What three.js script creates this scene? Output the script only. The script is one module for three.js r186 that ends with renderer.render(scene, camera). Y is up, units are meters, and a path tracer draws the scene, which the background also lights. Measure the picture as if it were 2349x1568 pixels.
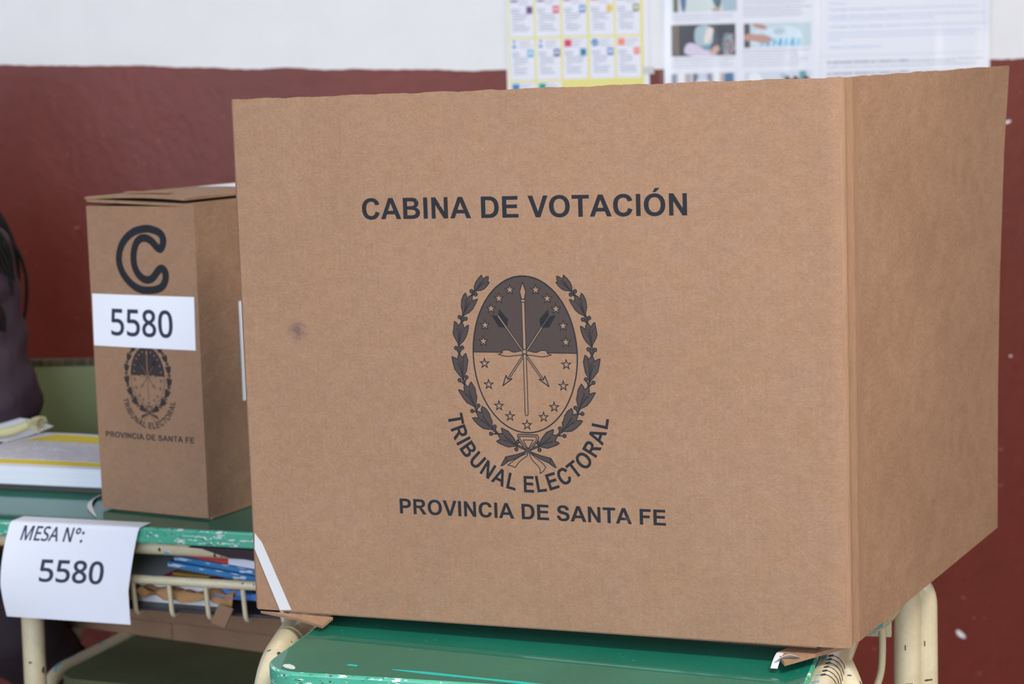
import * as THREE from 'three';
import { RoundedBoxGeometry } from 'three/addons/geometries/RoundedBoxGeometry.js';
import { mergeGeometries, mergeVertices } from 'three/addons/utils/BufferGeometryUtils.js';
import { MarchingCubes } from 'three/addons/objects/MarchingCubes.js';
import { RectAreaLightUniformsLib } from 'three/addons/lights/RectAreaLightUniformsLib.js';

// ---------------------------------------------------------------- camera, sky, lights, exposure
const scene = new THREE.Scene();
const camera = new THREE.PerspectiveCamera(2 * Math.atan(784 / 4500) * 180 / Math.PI, 2349 / 1568, 0.05, 60);
camera.position.set(0, 1.29, 0);
camera.rotation.order = 'YXZ';
camera.rotation.set(-Math.atan(594 / 4500), 0, -0.027);
camera.filmGauge = 36;
camera.focus = 1.98;
camera.userData.fStop = 7.5;
camera.updateProjectionMatrix();
scene.background = new THREE.Color(0.62, 0.76, 1.0);          // overcast daylight outside
RectAreaLightUniformsLib.init();
const ROOM = { x0: -3.4, x1: 3.0, z0: -3.9, z1: 3.6, h: 3.1 };
// windows: [name, wall, centre along the wall, sill, width, height, light colour, light strength]
const WINDOWS = [
  ['window_1', 'front', -2.3, 1.2, 1.9, 1.5, [0.66, 0.80, 1.0], 12],
  ['window_2', 'front', -0.45, 1.2, 1.5, 1.5, [0.74, 0.85, 1.0], 17],
  ['window_3', 'left', 1.4, 1.2, 1.9, 1.5, [0.66, 0.79, 1.0], 5],
  ['window_4', 'right', 1.7, 1.2, 1.7, 1.5, [1.0, 0.84, 0.62], 8.5],
];
// fluorescent ceiling fittings: [x, z, colour, strength]
const LAMPS = [[0.95, -0.7, [1.0, 0.95, 0.86], 95], [-2.0, 1.2, [1.0, 0.95, 0.86], 12]];
const renderer = new THREE.WebGLRenderer();
renderer.toneMapping = THREE.LinearToneMapping;
renderer.toneMappingExposure = 0.98;
renderer.shadowMap.enabled = true;

// ---------------------------------------------------------------- helpers
let seed = 20231;
const rnd = () => { seed = (seed * 1664525 + 1013904223) >>> 0; return seed / 4294967296; };
const rr = (a, b) => a + (b - a) * rnd();
const V = (x, y, z) => new THREE.Vector3(x, y, z);
const hash = (x, y, s) => { let h = (x * 374761393 + y * 668265263 + s * 974634777) | 0; h = Math.imul(h ^ (h >>> 13), 1274126177); return ((h ^ (h >>> 16)) >>> 0) / 4294967296; };
function vnoise(x, y, s, px = 1e9, py = 1e9) {                   // value noise, periodic when px, py are given
  const ix = Math.floor(x), iy = Math.floor(y), fx = x - ix, fy = y - iy, u = fx * fx * (3 - 2 * fx), v = fy * fy * (3 - 2 * fy);
  const w = (a, n) => ((a % n) + n) % n, x0 = w(ix, px), x1 = w(ix + 1, px), y0 = w(iy, py), y1 = w(iy + 1, py);
  const a = hash(x0, y0, s), b = hash(x1, y0, s), c = hash(x0, y1, s), d = hash(x1, y1, s);
  return a + (b - a) * u + (c - a) * v + (a - b - c + d) * u * v;
}
const used = {};
const numbered = (n) => { used[n] = (used[n] ?? -1) + 1; return used[n] ? `${n}_${String(used[n]).padStart(3, '0')}` : n; };
function part(name, geo, mat, parent) {
  const m = new THREE.Mesh(geo, mat); m.name = name; m.castShadow = m.receiveShadow = true; parent.add(m); return m;
}
function thing(name, label, category, group) {
  const g = new THREE.Group(); g.name = numbered(name); g.userData = { label, category };
  if (group) g.userData.group = group;
  scene.add(g); return g;
}
function single(name, geo, mat, label, category, group) {
  const m = part(numbered(name), geo, mat, scene); m.userData = { label, category };
  if (group) m.userData.group = group;
  return m;
}
function struct(name, geo, mat, parent = scene) { const m = part(name, geo, mat, parent); if (parent === scene) m.userData.kind = 'structure'; return m; }
const box = (w, h, d, x = 0, y = 0, z = 0) => new THREE.BoxGeometry(w, h, d).translate(x, y, z);
const rbox = (w, h, d, r, x = 0, y = 0, z = 0) => new RoundedBoxGeometry(w, h, d, 2, r).translate(x, y, z);
function canvas(w, h) { const c = document.createElement('canvas'); c.width = w; c.height = h; return [c, c.getContext('2d')]; }
function texOf(c, srgb = true, rep) {
  const t = new THREE.CanvasTexture(c); if (srgb) t.colorSpace = THREE.SRGBColorSpace;
  if (rep) { t.wrapS = t.wrapT = THREE.RepeatWrapping; t.repeat.set(rep[0], rep[1]); }
  return t;
}
function pixels(w, h, f) {                                        // canvas from a function (x, y) -> [r, g, b] in 0..255
  const [c, x] = canvas(w, h), im = x.createImageData(w, h), d = im.data;
  for (let j = 0, k = 0; j < h; j++) for (let i = 0; i < w; i++, k += 4) { const p = f(i, j); d[k] = p[0]; d[k + 1] = p[1]; d[k + 2] = p[2]; d[k + 3] = 255; }
  x.putImageData(im, 0, 0); return c;
}
const grey = (w, h, f) => pixels(w, h, (i, j) => { const v = f(i, j) * 255; return [v, v, v]; });
const mixc = (a, b, t) => [a[0] + (b[0] - a[0]) * t, a[1] + (b[1] - a[1]) * t, a[2] + (b[2] - a[2]) * t];
const std = (o) => new THREE.MeshStandardMaterial(o);
const phys = (o) => new THREE.MeshPhysicalMaterial(o);
const col = (r, g, b) => new THREE.Color().setRGB(r / 255, g / 255, b / 255, THREE.SRGBColorSpace);
// a path through points with rounded corners
function bendPath(pts, radius) {
  const out = [pts[0].clone()];
  for (let i = 1; i < pts.length - 1; i++) {
    const p = pts[i], a = pts[i - 1].clone().sub(p), b = pts[i + 1].clone().sub(p), r = Math.min(radius, a.length() * 0.49, b.length() * 0.49);
    const s = p.clone().add(a.setLength(r)), e = p.clone().add(b.setLength(r));
    for (let k = 0; k <= 10; k++) { const t = k / 10; out.push(s.clone().multiplyScalar((1 - t) ** 2).addScaledVector(p, 2 * t * (1 - t)).addScaledVector(e, t * t)); }
  }
  out.push(pts[pts.length - 1].clone()); return out;
}
function tube(pts, r, radius = 0.05, sides = 14) {                // swept tube with capped ends, uv in metres
  const P = bendPath(pts, radius), pos = [], nor = [], uv = [], idx = [];
  let up = V(0, 1, 0), len = 0, prevN = null;
  for (let i = 0; i < P.length; i++) {
    const t = (P[Math.min(i + 1, P.length - 1)].clone().sub(P[Math.max(i - 1, 0)])).normalize();
    let n = prevN ? prevN.clone() : (Math.abs(t.y) > 0.9 ? V(1, 0, 0) : up.clone()); n.addScaledVector(t, -n.dot(t)).normalize(); prevN = n;
    const b = t.clone().cross(n); if (i) len += P[i].distanceTo(P[i - 1]);
    for (let k = 0; k <= sides; k++) { const a = k / sides * Math.PI * 2, d = n.clone().multiplyScalar(Math.cos(a)).addScaledVector(b, Math.sin(a)); pos.push(...P[i].clone().addScaledVector(d, r).toArray()); nor.push(...d.toArray()); uv.push(len, k / sides * Math.PI * 2 * r); }
  }
  for (let i = 0; i < P.length - 1; i++) for (let k = 0; k < sides; k++) { const a = i * (sides + 1) + k, b = a + sides + 1; idx.push(a, a + 1, b, b, a + 1, b + 1); }
  for (const [ring, c, flip] of [[0, P[0], 1], [P.length - 1, P[P.length - 1], 0]]) {
    const o = pos.length / 3, t = flip ? P[0].clone().sub(P[1]).normalize() : c.clone().sub(P[P.length - 2]).normalize(); pos.push(...c.toArray()); nor.push(...t.toArray()); uv.push(0, 0);
    for (let k = 0; k <= sides; k++) { const q = ring * (sides + 1) + k; pos.push(pos[q * 3], pos[q * 3 + 1], pos[q * 3 + 2]); nor.push(...t.toArray()); uv.push(0, 0); }
    for (let k = 1; k <= sides; k++) flip ? idx.push(o, o + k + 1, o + k) : idx.push(o, o + k, o + k + 1);
  }
  const g = new THREE.BufferGeometry(); g.setAttribute('position', new THREE.Float32BufferAttribute(pos, 3)); g.setAttribute('normal', new THREE.Float32BufferAttribute(nor, 3)); g.setAttribute('uv', new THREE.Float32BufferAttribute(uv, 2)); g.setIndex(idx); return g;
}
// a sheet of thickness t given by its middle surface f(s, v) for s, v in 0..1; material uv = s, v
function sheet(f, ns, nv, t, off = 0) {
  const pos = [], uv = [], idx = [], N = (ns + 1) * (nv + 1), e = 1e-3;
  for (const side of [1, -1]) for (let j = 0; j <= nv; j++) for (let i = 0; i <= ns; i++) {
    const s = i / ns, v = j / nv, p = f(s, v), a = f(Math.min(s + e, 1), v).sub(f(Math.max(s - e, 0), v)), b = f(s, Math.min(v + e, 1)).sub(f(s, Math.max(v - e, 0)));
    p.addScaledVector(a.cross(b).normalize(), side * t / 2 + off); pos.push(p.x, p.y, p.z); uv.push(s, v);
  }
  for (let j = 0; j < nv; j++) for (let i = 0; i < ns; i++) { const a = j * (ns + 1) + i, b = a + 1, c = a + ns + 1, d = c + 1; idx.push(a, b, c, c, b, d, a + N, c + N, b + N, c + N, d + N, b + N); }
  const g = new THREE.BufferGeometry(); g.setAttribute('position', new THREE.Float32BufferAttribute(pos, 3)); g.setAttribute('uv', new THREE.Float32BufferAttribute(uv, 2)); g.setIndex(idx); g.computeVertexNormals();
  const ep = [], eu = [], ei = [], edge = [];                     // rim with its own normals
  for (let i = 0; i <= ns; i++) edge.push(i); for (let j = 1; j <= nv; j++) edge.push(j * (ns + 1) + ns); for (let i = ns - 1; i >= 0; i--) edge.push(nv * (ns + 1) + i); for (let j = nv - 1; j >= 0; j--) edge.push(j * (ns + 1));
  for (let k = 0; k < edge.length - 1; k++) { const o = ep.length / 3; for (const q of [edge[k], edge[k + 1], edge[k] + N, edge[k + 1] + N]) { ep.push(pos[q * 3], pos[q * 3 + 1], pos[q * 3 + 2]); eu.push(uv[q * 2], uv[q * 2 + 1]); } ei.push(o, o + 2, o + 1, o + 1, o + 2, o + 3); }
  const r = new THREE.BufferGeometry(); r.setAttribute('position', new THREE.Float32BufferAttribute(ep, 3)); r.setAttribute('uv', new THREE.Float32BufferAttribute(eu, 2)); r.setIndex(ei); r.computeVertexNormals();
  return mergeGeometries([g, r]);
}

// ---------------------------------------------------------------- lettering: a bold grotesque drawn as outlines, 716 units high
const GLYPH = {
  ' ': [278, ''],
  A: [722, 'M718 0L561 0L498 163L212 163L153 0L0 0L279 716L432 716ZM452 284L353 549L257 284Z'],
  B: [722, 'M73 0L73 716L370 716C530 716 620 650 620 535C620 460 580 405 520 380C610 355 665 290 665 205C665 80 570 0 400 0ZM218 597L340 597C430 597 475 575 475 515C475 455 430 431 340 431L218 431ZM218 312L360 312C460 312 515 280 515 215C515 150 460 121 360 121L218 121Z'],
  C: [722, 'M677 509C640 650 530 728 388 728C180 728 47 590 47 354C47 130 180 -12 375 -12C530 -12 640 70 674 219L533 263C512 160 455 112 378 112C270 112 199 190 199 364C199 530 272 604 380 604C457 604 512 560 530 474Z'],
  D: [722, 'M73 716L337 716C560 716 676 580 676 355C676 130 560 0 345 0L73 0ZM218 595L325 595C460 595 526 520 526 357C526 195 460 121 325 121L218 121Z'],
  E: [667, 'M73 0L73 716L604 716L604 595L218 595L218 436L577 436L577 315L218 315L218 121L618 121L618 0Z'],
  F: [611, 'M74 0L74 716L565 716L565 595L219 595L219 425L518 425L518 304L219 304L219 0Z'],
  I: [278, 'M69 0L69 716L213 716L213 0Z'],
  L: [611, 'M77 0L77 716L223 716L223 121L583 121L583 0Z'],
  N: [722, 'M74 0L74 716L215 716L508 238L508 716L643 716L643 0L498 0L209 467L209 0Z'],
  O: [778, 'M389 728C590 728 733 585 733 358C733 131 590 -12 389 -12C188 -12 44 131 44 358C44 585 188 728 389 728ZM389 604C275 604 195 520 195 358C195 196 275 112 389 112C503 112 582 196 582 358C582 520 503 604 389 604Z'],
  P: [667, 'M73 0L73 716L350 716C530 716 623 640 623 495C623 350 530 270 350 270L218 270L218 0ZM218 595L340 595C430 595 473 560 473 494C473 425 430 391 330 391L218 391Z'],
  R: [722, 'M73 0L73 716L390 716C560 716 645 640 645 515C645 405 580 335 460 315C530 275 560 225 600 160L700 0L527 0L420 165C360 265 345 299 250 299L218 299L218 0ZM218 595L385 595C460 595 495 565 495 510C495 440 455 413 360 413L218 413Z'],
  S: [667, 'M36 233L179 247C190 150 245 109 335 109C425 109 475 150 475 207C475 270 420 280 300 311C140 350 65 410 65 520C65 650 170 728 325 728C500 728 595 645 600 507L453 500C440 580 400 611 323 611C245 611 205 580 205 534C205 480 260 465 370 438C540 398 622 340 622 212C622 70 510 -12 333 -12C150 -12 55 75 36 233Z'],
  T: [611, 'M234 0L234 595L22 595L22 716L591 716L591 595L379 595L379 0Z'],
  U: [722, 'M72 716L72 330C72 95 165 -12 360 -12C555 -12 648 95 648 330L648 716L504 716L504 320C504 165 455 112 363 112C265 112 217 170 217 320L217 716Z'],
  V: [667, 'M256 0L0 716L157 716L338 186L513 716L667 716L411 0Z'],
};
GLYPH['Ó'] = [778, GLYPH.O[1] + 'M330 770L410 900L560 900L430 770Z'];
function tracePath(x, d, X, Y) {                                   // outline string through a point map
  x.beginPath();
  for (const [, op, nums] of d.matchAll(/([MLCZ])([^MLCZ]*)/g)) {
    const n = nums.trim().split(/[\s,]+/).map(Number), p = (i) => [X(n[i], n[i + 1]), Y(n[i], n[i + 1])];
    if (op === 'M') x.moveTo(...p(0)); else if (op === 'L') x.lineTo(...p(0)); else if (op === 'C') x.bezierCurveTo(...p(0), ...p(2), ...p(4)); else x.closePath();
  }
}
function word(x, s, left, base, width, cap) {                      // letters spread over a given width
  let total = 0; for (const c of s) total += GLYPH[c][0]; total -= 90;
  const kx = width / total, ky = cap / 716; let at = -45;
  for (const c of s) { const o = at; tracePath(x, GLYPH[c][1], (a) => left + (o + a) * kx, (a, b) => base - b * ky); x.fill('evenodd'); at += GLYPH[c][0]; }
}
// the coat of arms and the arched lettering; units are tenths of a millimetre from the centre of the oval, y down
const LEAVES = [[-531, -648, -531, -697, -515, -741, -480, -786, -446, -817, -437, -786, -423, -781, -394, -802, -370, -802, -374, -764, -382, -741, -361, -744, -388, -706, -422, -675, -456, -660, -499, -657],
  [-668, -397, -671, -438, -683, -491, -676, -563, -650, -616, -630, -633, -617, -599, -618, -563, -593, -599, -559, -612, -557, -572, -561, -550, -527, -563, -500, -570, -519, -528, -555, -469, -599, -429, -643, -411],
  [-724, -92, -742, -123, -773, -177, -785, -212, -777, -266, -765, -337, -743, -325, -720, -289, -705, -316, -685, -333, -667, -303, -659, -263, -634, -290, -609, -299, -616, -250, -638, -187, -669, -137, -709, -101],
  [-690, 268, -736, 219, -782, 161, -799, 94, -810, 31, -777, 40, -749, 57, -741, 26, -724, 1, -704, 21, -690, 38, -669, 7, -650, -5, -641, 29, -630, 65, -641, 128, -650, 177, -678, 227],
  [-566, 555, -608, 534, -660, 508, -697, 463, -725, 419, -749, 377, -718, 380, -682, 400, -686, 359, -682, 318, -658, 332, -630, 349, -627, 322, -603, 290, -585, 317, -563, 352, -557, 397, -545, 447, -554, 501],
  [-382, 781, -430, 785, -487, 775, -539, 740, -581, 701, -604, 669, -570, 662, -533, 672, -549, 636, -555, 600, -524, 601, -496, 612, -504, 577, -488, 543, -446, 571, -414, 615, -401, 660, -383, 695, -387, 741],
  [-116, 945, -164, 955, -216, 963, -268, 945, -316, 928, -345, 907, -319, 890, -295, 887, -313, 861, -323, 829, -292, 821, -269, 823, -282, 796, -286, 765, -253, 778, -210, 797, -174, 839, -146, 874, -138, 910]];
const BERRIES = [[-563, -652], [-517, -619], [-705, -382], [-639, -366], [-759, -60], [-689, -65], [-731, 275], [-653, 243], [-603, 596], [-531, 537], [-403, 829], [-357, 753], [-110, 904], [-127, 983]];
const STEM = [[-531, -648], [-556, -614], [-668, -397], [-685, -330], [-724, -92], [-724, 3], [-690, 268], [-677, 318], [-566, 555], [-553, 602], [-382, 781], [-323, 829], [-116, 945], [-30, 980]];
const STARS = [[141, -667], [263, -579], [353, -473], [425, -301], [450, -135], [446, 95], [408, 314], [302, 534], [184, 640]];
function emblem(x, cx, cy, k, ink, tone, ground) {
  const X = (a) => cx + a * k, Y = (b) => cy + b * k, ln = (w) => { x.lineWidth = w * k; };
  x.lineJoin = 'round'; x.lineCap = 'round'; x.strokeStyle = ink;
  const poly = (p, close = true) => { x.beginPath(); p.forEach(([a, b], i) => (i ? x.lineTo(X(a), Y(b)) : x.moveTo(X(a), Y(b)))); if (close) x.closePath(); };
  const smooth = (p) => { x.beginPath(); const n = p.length, m = (i) => [(p[i % n][0] + p[(i + 1) % n][0]) / 2, (p[i % n][1] + p[(i + 1) % n][1]) / 2]; x.moveTo(X(m(n - 1)[0]), Y(m(n - 1)[1])); for (let i = 0; i < n; i++) { const q = m(i); x.quadraticCurveTo(X(p[i][0]), Y(p[i][1]), X(q[0]), Y(q[1])); } x.closePath(); };
  const star = (a, b, r) => { const p = []; for (let i = 0; i < 10; i++) { const t = -Math.PI / 2 + i * Math.PI / 5, q = i % 2 ? r * 0.4 : r; p.push([a + Math.cos(t) * q, b + Math.sin(t) * q]); } poly(p); };
  // oval, upper half toned
  x.save(); x.beginPath(); x.ellipse(X(0), Y(0), 568 * k, 807 * k, 0, 0, Math.PI * 2); x.clip(); x.fillStyle = tone; x.fillRect(X(-600), Y(-850), 1200 * k, 828 * k); x.restore();
  ln(13); x.beginPath(); x.ellipse(X(0), Y(0), 568 * k, 807 * k, 0, 0, Math.PI * 2); x.stroke();
  ln(9); poly([[-565, -22], [565, -22]], false); x.stroke();
  for (const [a, b] of STARS) for (const s of [-1, 1]) { if (b < 0) { x.lineJoin = 'miter'; star(s * a, b, 40); ln(16); x.stroke(); x.fillStyle = ground; x.fill(); } else { x.lineJoin = 'miter'; star(s * a, b, 50); ln(9); x.stroke(); } }
  star(0, 726, 50); ln(9); x.stroke(); x.lineJoin = 'round';
  // arrows, spear
  const rod = (a, b, w) => { poly([a, b], false); x.lineCap = 'butt'; x.strokeStyle = ink; ln(w + 15); x.stroke(); x.strokeStyle = ground; ln(w); x.stroke(); x.strokeStyle = ink; x.lineCap = 'round'; };
  for (const s of [-1, 1]) {
    x.fillStyle = '#14171d'; for (const q of [-1, 1]) { const d = [0.6, 0.8], n = [0.8 * q, -0.6 * q], o = (t, w) => [s * -(-278 + d[0] * t + n[0] * w), -398 + d[1] * t + n[1] * w]; poly([o(0, 2), o(-52, 52), o(92, 66), o(140, 14), o(140, 2)]); x.fill(); }
    rod([s * -278, -398], [s * 205, 275], 11);
    const h = [[s * 252, 323], [s * 212, 215], [s * 196, 254], [s * 148, 250]]; poly(h); x.fillStyle = ground; x.fill(); ln(10); x.stroke();
  }
  rod([0, -540], [0, 610], 26); x.beginPath(); x.arc(X(0), Y(612), 16 * k, 0, Math.PI); x.fillStyle = ground; x.fill(); ln(8); x.stroke();
  poly([[0, -745], [33, -648], [15, -570], [-15, -570], [-33, -648]]); x.fillStyle = ground; x.fill(); ln(9); x.stroke();
  x.beginPath(); x.ellipse(X(0), Y(-555), 28 * k, 16 * k, 0, 0, 7); x.fill(); x.stroke();
  // ribbon across
  for (const s of [-1, 1]) { smooth([[s * 10, -52], [s * 120, -18], [s * 180, -52], [s * 245, -42], [s * 245, -42], [s * 243, -14], [s * 290, -2], [s * 290, -2], [s * 200, 24], [s * 100, 8], [s * 10, 2]]); x.fillStyle = ground; x.fill(); ln(8); x.stroke(); }
  x.beginPath(); x.arc(X(-2), Y(-32), 26 * k, 0, 7); x.fillStyle = ground; x.fill(); ln(9); x.stroke();
  // laurel branches
  for (const s of [-1, 1]) {
    x.beginPath(); STEM.forEach(([a, b], i) => (i ? x.lineTo(X(-s * a), Y(b)) : x.moveTo(X(-s * a), Y(b)))); x.strokeStyle = ink; ln(26); x.stroke(); x.strokeStyle = tone; ln(12); x.stroke(); x.strokeStyle = ink;
    for (const l of LEAVES) {
      const p = []; for (let i = 0; i < l.length; i += 2) p.push([-s * l[i], l[i + 1]]);
      poly(p); x.fillStyle = tone; x.fill(); ln(9); x.stroke();
      const b0 = p[0], n = p.length, c = [0, 0]; p.forEach((q) => { c[0] += q[0] / n; c[1] += q[1] / n; });
      for (const [ia, w] of [[Math.round(n * 0.38), 0.9], [Math.round(n * 0.6), 0.9], [Math.round(n * 0.5), 0.75], [Math.round(n * 0.3), 0.7]]) { const q = p[ia]; x.beginPath(); x.moveTo(X(b0[0]), Y(b0[1])); x.quadraticCurveTo(X(c[0] + (q[0] - c[0]) * 0.4), Y(c[1] + (q[1] - c[1]) * 0.4), X(b0[0] + (q[0] - b0[0]) * w), Y(b0[1] + (q[1] - b0[1]) * w)); ln(6); x.stroke(); }
    }
    BERRIES.forEach(([a, b], i) => { const t = STEM[Math.min(1 + (i >> 1) * 2, 12)]; poly([[-s * a, b], [-s * (t[0] + (STEM[Math.max(0, (i >> 1) * 2)][0] - t[0]) * 0.3), t[1]]], false); ln(13); x.stroke(); x.beginPath(); x.arc(X(-s * a), Y(b), 18 * k, 0, 7); x.fillStyle = tone; x.fill(); ln(9); x.stroke(); });
  }
  // bow
  const fillp = (p, f, w = 8) => { smooth(p); x.fillStyle = f; x.fill(); ln(w); x.stroke(); };
  for (const s of [-1, 1]) poly([[s * 31, 1005], [s * 129, 1038], [s * 248, 1066], [s * 304, 1160], [s * 285, 1157], [s * 230, 1118], [s * 128, 1076], [s * 40, 1024]]), x.fillStyle = tone, x.fill(), ln(9), x.stroke(), poly([[s * 248, 1066], [s * 230, 1118], [s * 285, 1157]], false), x.stroke();
  fillp([[-5, 1018], [-111, 1066], [-228, 1152], [-228, 1152], [-185, 1158], [-148, 1176], [-148, 1176], [-93, 1102], [-2, 1045]], ground);
  fillp([[12, 1020], [42, 1097], [107, 1149], [129, 1193], [123, 1225], [123, 1225], [157, 1210], [189, 1160], [189, 1160], [151, 1112], [81, 1069], [30, 1020]], ground);
  poly([[-105, 826], [105, 826], [122, 850], [112, 890], [18, 1000], [-18, 1000], [-95, 895], [-108, 850]]); x.fillStyle = ground; x.fill(); ln(10); x.stroke();
  x.strokeStyle = tone; ln(14); poly([[-92, 846], [95, 846], [96, 885], [10, 980], [-10, 980], [-82, 880]]); x.stroke(); x.strokeStyle = ink;
  poly([[-50, 884], [62, 882], [12, 965], [-5, 965]]); ln(8); x.stroke(); x.beginPath(); x.ellipse(X(0), Y(990), 30 * k, 26 * k, 0, 0, 7); x.fillStyle = tone; x.fill(); ln(8); x.stroke();
  // arched words
  const R = 805, c0 = 540, s = 'TRIBUNAL ELECTORAL', cap = 172; let tot = 0; for (const c of s) tot += GLYPH[c][0]; let at = 0;
  for (const c of s) {
    const [w, d] = GLYPH[c], phi = (-0.5 + (at + w / 2) / tot) * (2 * 1.465), ca = Math.cos(phi), sa = Math.sin(phi), ky = cap / 716, kx = 0.205;
    const fx = (a, b) => { const lx = (a - w / 2) * kx, rad = R + cap / 2 - b * ky; return X(sa * rad + ca * lx); }, fy = (a, b) => { const lx = (a - w / 2) * kx, rad = R + cap / 2 - b * ky; return Y(c0 + ca * rad - sa * lx); };
    x.fillStyle = ink; tracePath(x, d, fx, fy); x.fill('evenodd'); at += w;
  }
}

// ---------------------------------------------------------------- materials
const KRAFT = [150, 116, 90];
const kraftAt = (xm, ym, s = 1) => {                               // paper fibre: fine speckle, short fibres, broad blotches (metres)
  const f = (vnoise(xm * 900, ym * 1500, 11 + s) - 0.5) * 12 + (vnoise(xm * 420, ym * 700, 12 + s) - 0.5) * 8 + (vnoise(xm * 130, ym * 160, 13 + s) - 0.5) * 6 + (vnoise(xm * 17, ym * 11, 14 + s) - 0.5) * 4;
  const w = (vnoise(xm * 50, ym * 64, 17 + s) - 0.5) * 4; return [KRAFT[0] + f + w * 0.4, KRAFT[1] + f, KRAFT[2] + f - w];
};
const kraftTile = pixels(768, 768, (i, j) => { const k = (q, a, s) => (vnoise(i / 768 * q, j / 768 * a, s, q, a) - 0.5); const f = k(270, 450, 21) * 13 + k(96, 126, 22) * 10 + k(28, 21, 23) * 9 + k(5, 4, 24) * 9; return [KRAFT[0] + f, KRAFT[1] + f, KRAFT[2] + f]; });
const kraftTex = (r = [1 / 0.3, 1 / 0.3]) => texOf(kraftTile, true, r);
const flute = grey(256, 256, (i, j) => 0.5 + 0.28 * Math.sin(i / 256 * Math.PI * 2 * 16) * (0.6 + 0.4 * vnoise(j / 30, i / 50, 5)) + (vnoise(i / 3, j / 3, 6) - 0.5) * 0.5);
const fluteTex = texOf(flute, false, [1 / 0.1, 1 / 0.1]);
const M = {};
M.kraft = std({ map: kraftTex(), roughness: 0.82, bumpMap: fluteTex, bumpScale: 0.00012 });
M.kraftEdge = std({ color: col(150, 112, 82), roughness: 0.9 });
M.paper = std({ color: col(236, 239, 246), roughness: 0.75 });
M.tape = std({ color: col(204, 204, 206), roughness: 0.6 });
M.blackCloth = std({ color: col(38, 28, 32), roughness: 0.5 });
// painted metal: cream gloss enamel, chipped down to light blue and to bare dark metal
const enamel = pixels(1024, 512, (i, j) => {
  const n = (q, a, s) => vnoise(i / 1024 * q, j / 512 * a, s, q, a);
  let c = mixc([216, 206, 176], [200, 187, 152], n(12, 6, 31)); c = c.map((v) => v + (n(128, 64, 32) - 0.5) * 8);
  const g = n(20, 10, 33) * 0.7 + n(60, 30, 34) * 0.3; if (g > 0.80) c = [122, 176, 190]; else if (g > 0.792) c = [240, 236, 220];
  const d = n(40, 10, 35) * 0.65 + n(110, 40, 36) * 0.35; if (d > 0.83) c = [70, 58, 48]; return c;
});
M.cream = phys({ map: texOf(enamel, true, [1 / 0.5, 1 / 0.25]), roughness: 0.35, clearcoat: 0.6, clearcoatRoughness: 0.12 });
// desk top: green enamel, scuffed
const green = pixels(1024, 1024, (i, j) => {
  const n = (q, s) => vnoise(i / 1024 * q, j / 1024 * q, s, q, q), m = (q, a, s) => vnoise(i / 1024 * q, j / 1024 * a, s, q, a);
  let c = mixc([10, 100, 82], [16, 109, 89], n(6, 41)); c = c.map((v) => v + (n(200, 42) - 0.5) * 5);
  const g = m(30, 90, 43) * 0.6 + n(140, 44) * 0.4; if (g > 0.87) c = [40, 130, 106]; const e = n(70, 45) * 0.6 + n(190, 46) * 0.4; if (e > 0.925) c = [120, 170, 150]; return c;
});
const greenBump = grey(512, 512, (i, j) => { const n = (q, a, s) => vnoise(i / 512 * q, j / 512 * a, s, q, a); return 0.5 + (n(10, 24, 51) - 0.5) * 0.5 + (n(40, 60, 52) - 0.5) * 0.3; });
M.green = phys({ map: texOf(green, true, [1 / 0.4, 1 / 0.4]), roughness: 0.5, specularIntensity: 0.3, clearcoat: 0.7, clearcoatRoughness: 0.05, bumpMap: texOf(greenBump, false, [1 / 0.4, 1 / 0.4]), bumpScale: 0.00025 });
const rim = pixels(1024, 256, (i, j) => {
  const n = (q, a, s) => vnoise(i / 1024 * q, j / 256 * a, s, q, a); let c = mixc([58, 160, 128], [80, 172, 142], n(20, 6, 61));
  const g = n(26, 40, 62) * 0.55 + n(90, 90, 63) * 0.45; if (g > 0.665) c = [206, 212, 200]; else if (g > 0.63) c = [60, 172, 160]; const e = n(50, 34, 64) * 0.6 + n(150, 80, 65) * 0.4; if (e > 0.83) c = [70, 62, 52]; if (e < 0.15) c = [26, 120, 130]; return c;
});
M.greenRim = phys({ map: texOf(rim, true, [1 / 0.4, 1 / 0.1]), roughness: 0.45, clearcoat: 0.5, clearcoatRoughness: 0.2 });
M.blueChip = phys({ map: texOf(pixels(256, 256, (i, j) => { const g = vnoise(i / 30, j / 22, 131) * 0.6 + vnoise(i / 9, j / 8, 132) * 0.4; return g > 0.52 ? [206, 188, 140] : [112, 160, 170]; }), true, [8, 12]), roughness: 0.4, clearcoat: 0.4, clearcoatRoughness: 0.2 });
M.olive = phys({ map: texOf(pixels(256, 256, (i, j) => { const n = (q, s) => vnoise(i / 256 * q, j / 256 * q, s, q, q); const f = (n(8, 71) - 0.5) * 12 + (n(60, 72) - 0.5) * 6; return [90 + f, 96 + f, 66 + f]; }), true, [2, 2]), roughness: 0.6 });
M.oliveLit = std({ color: col(120, 130, 90), roughness: 0.65 });  // same olive as the seats, lightened to stand for light on the backrest
M.oliveRim = std({ map: texOf(pixels(512, 64, (i, j) => { const g = vnoise(i / 12, j / 8, 75) * 0.6 + vnoise(i / 4, j / 4, 76) * 0.4; return g > 0.6 ? [120, 104, 70] : [48, 44, 36]; }), true, [2, 8]), roughness: 0.7 });

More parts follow.
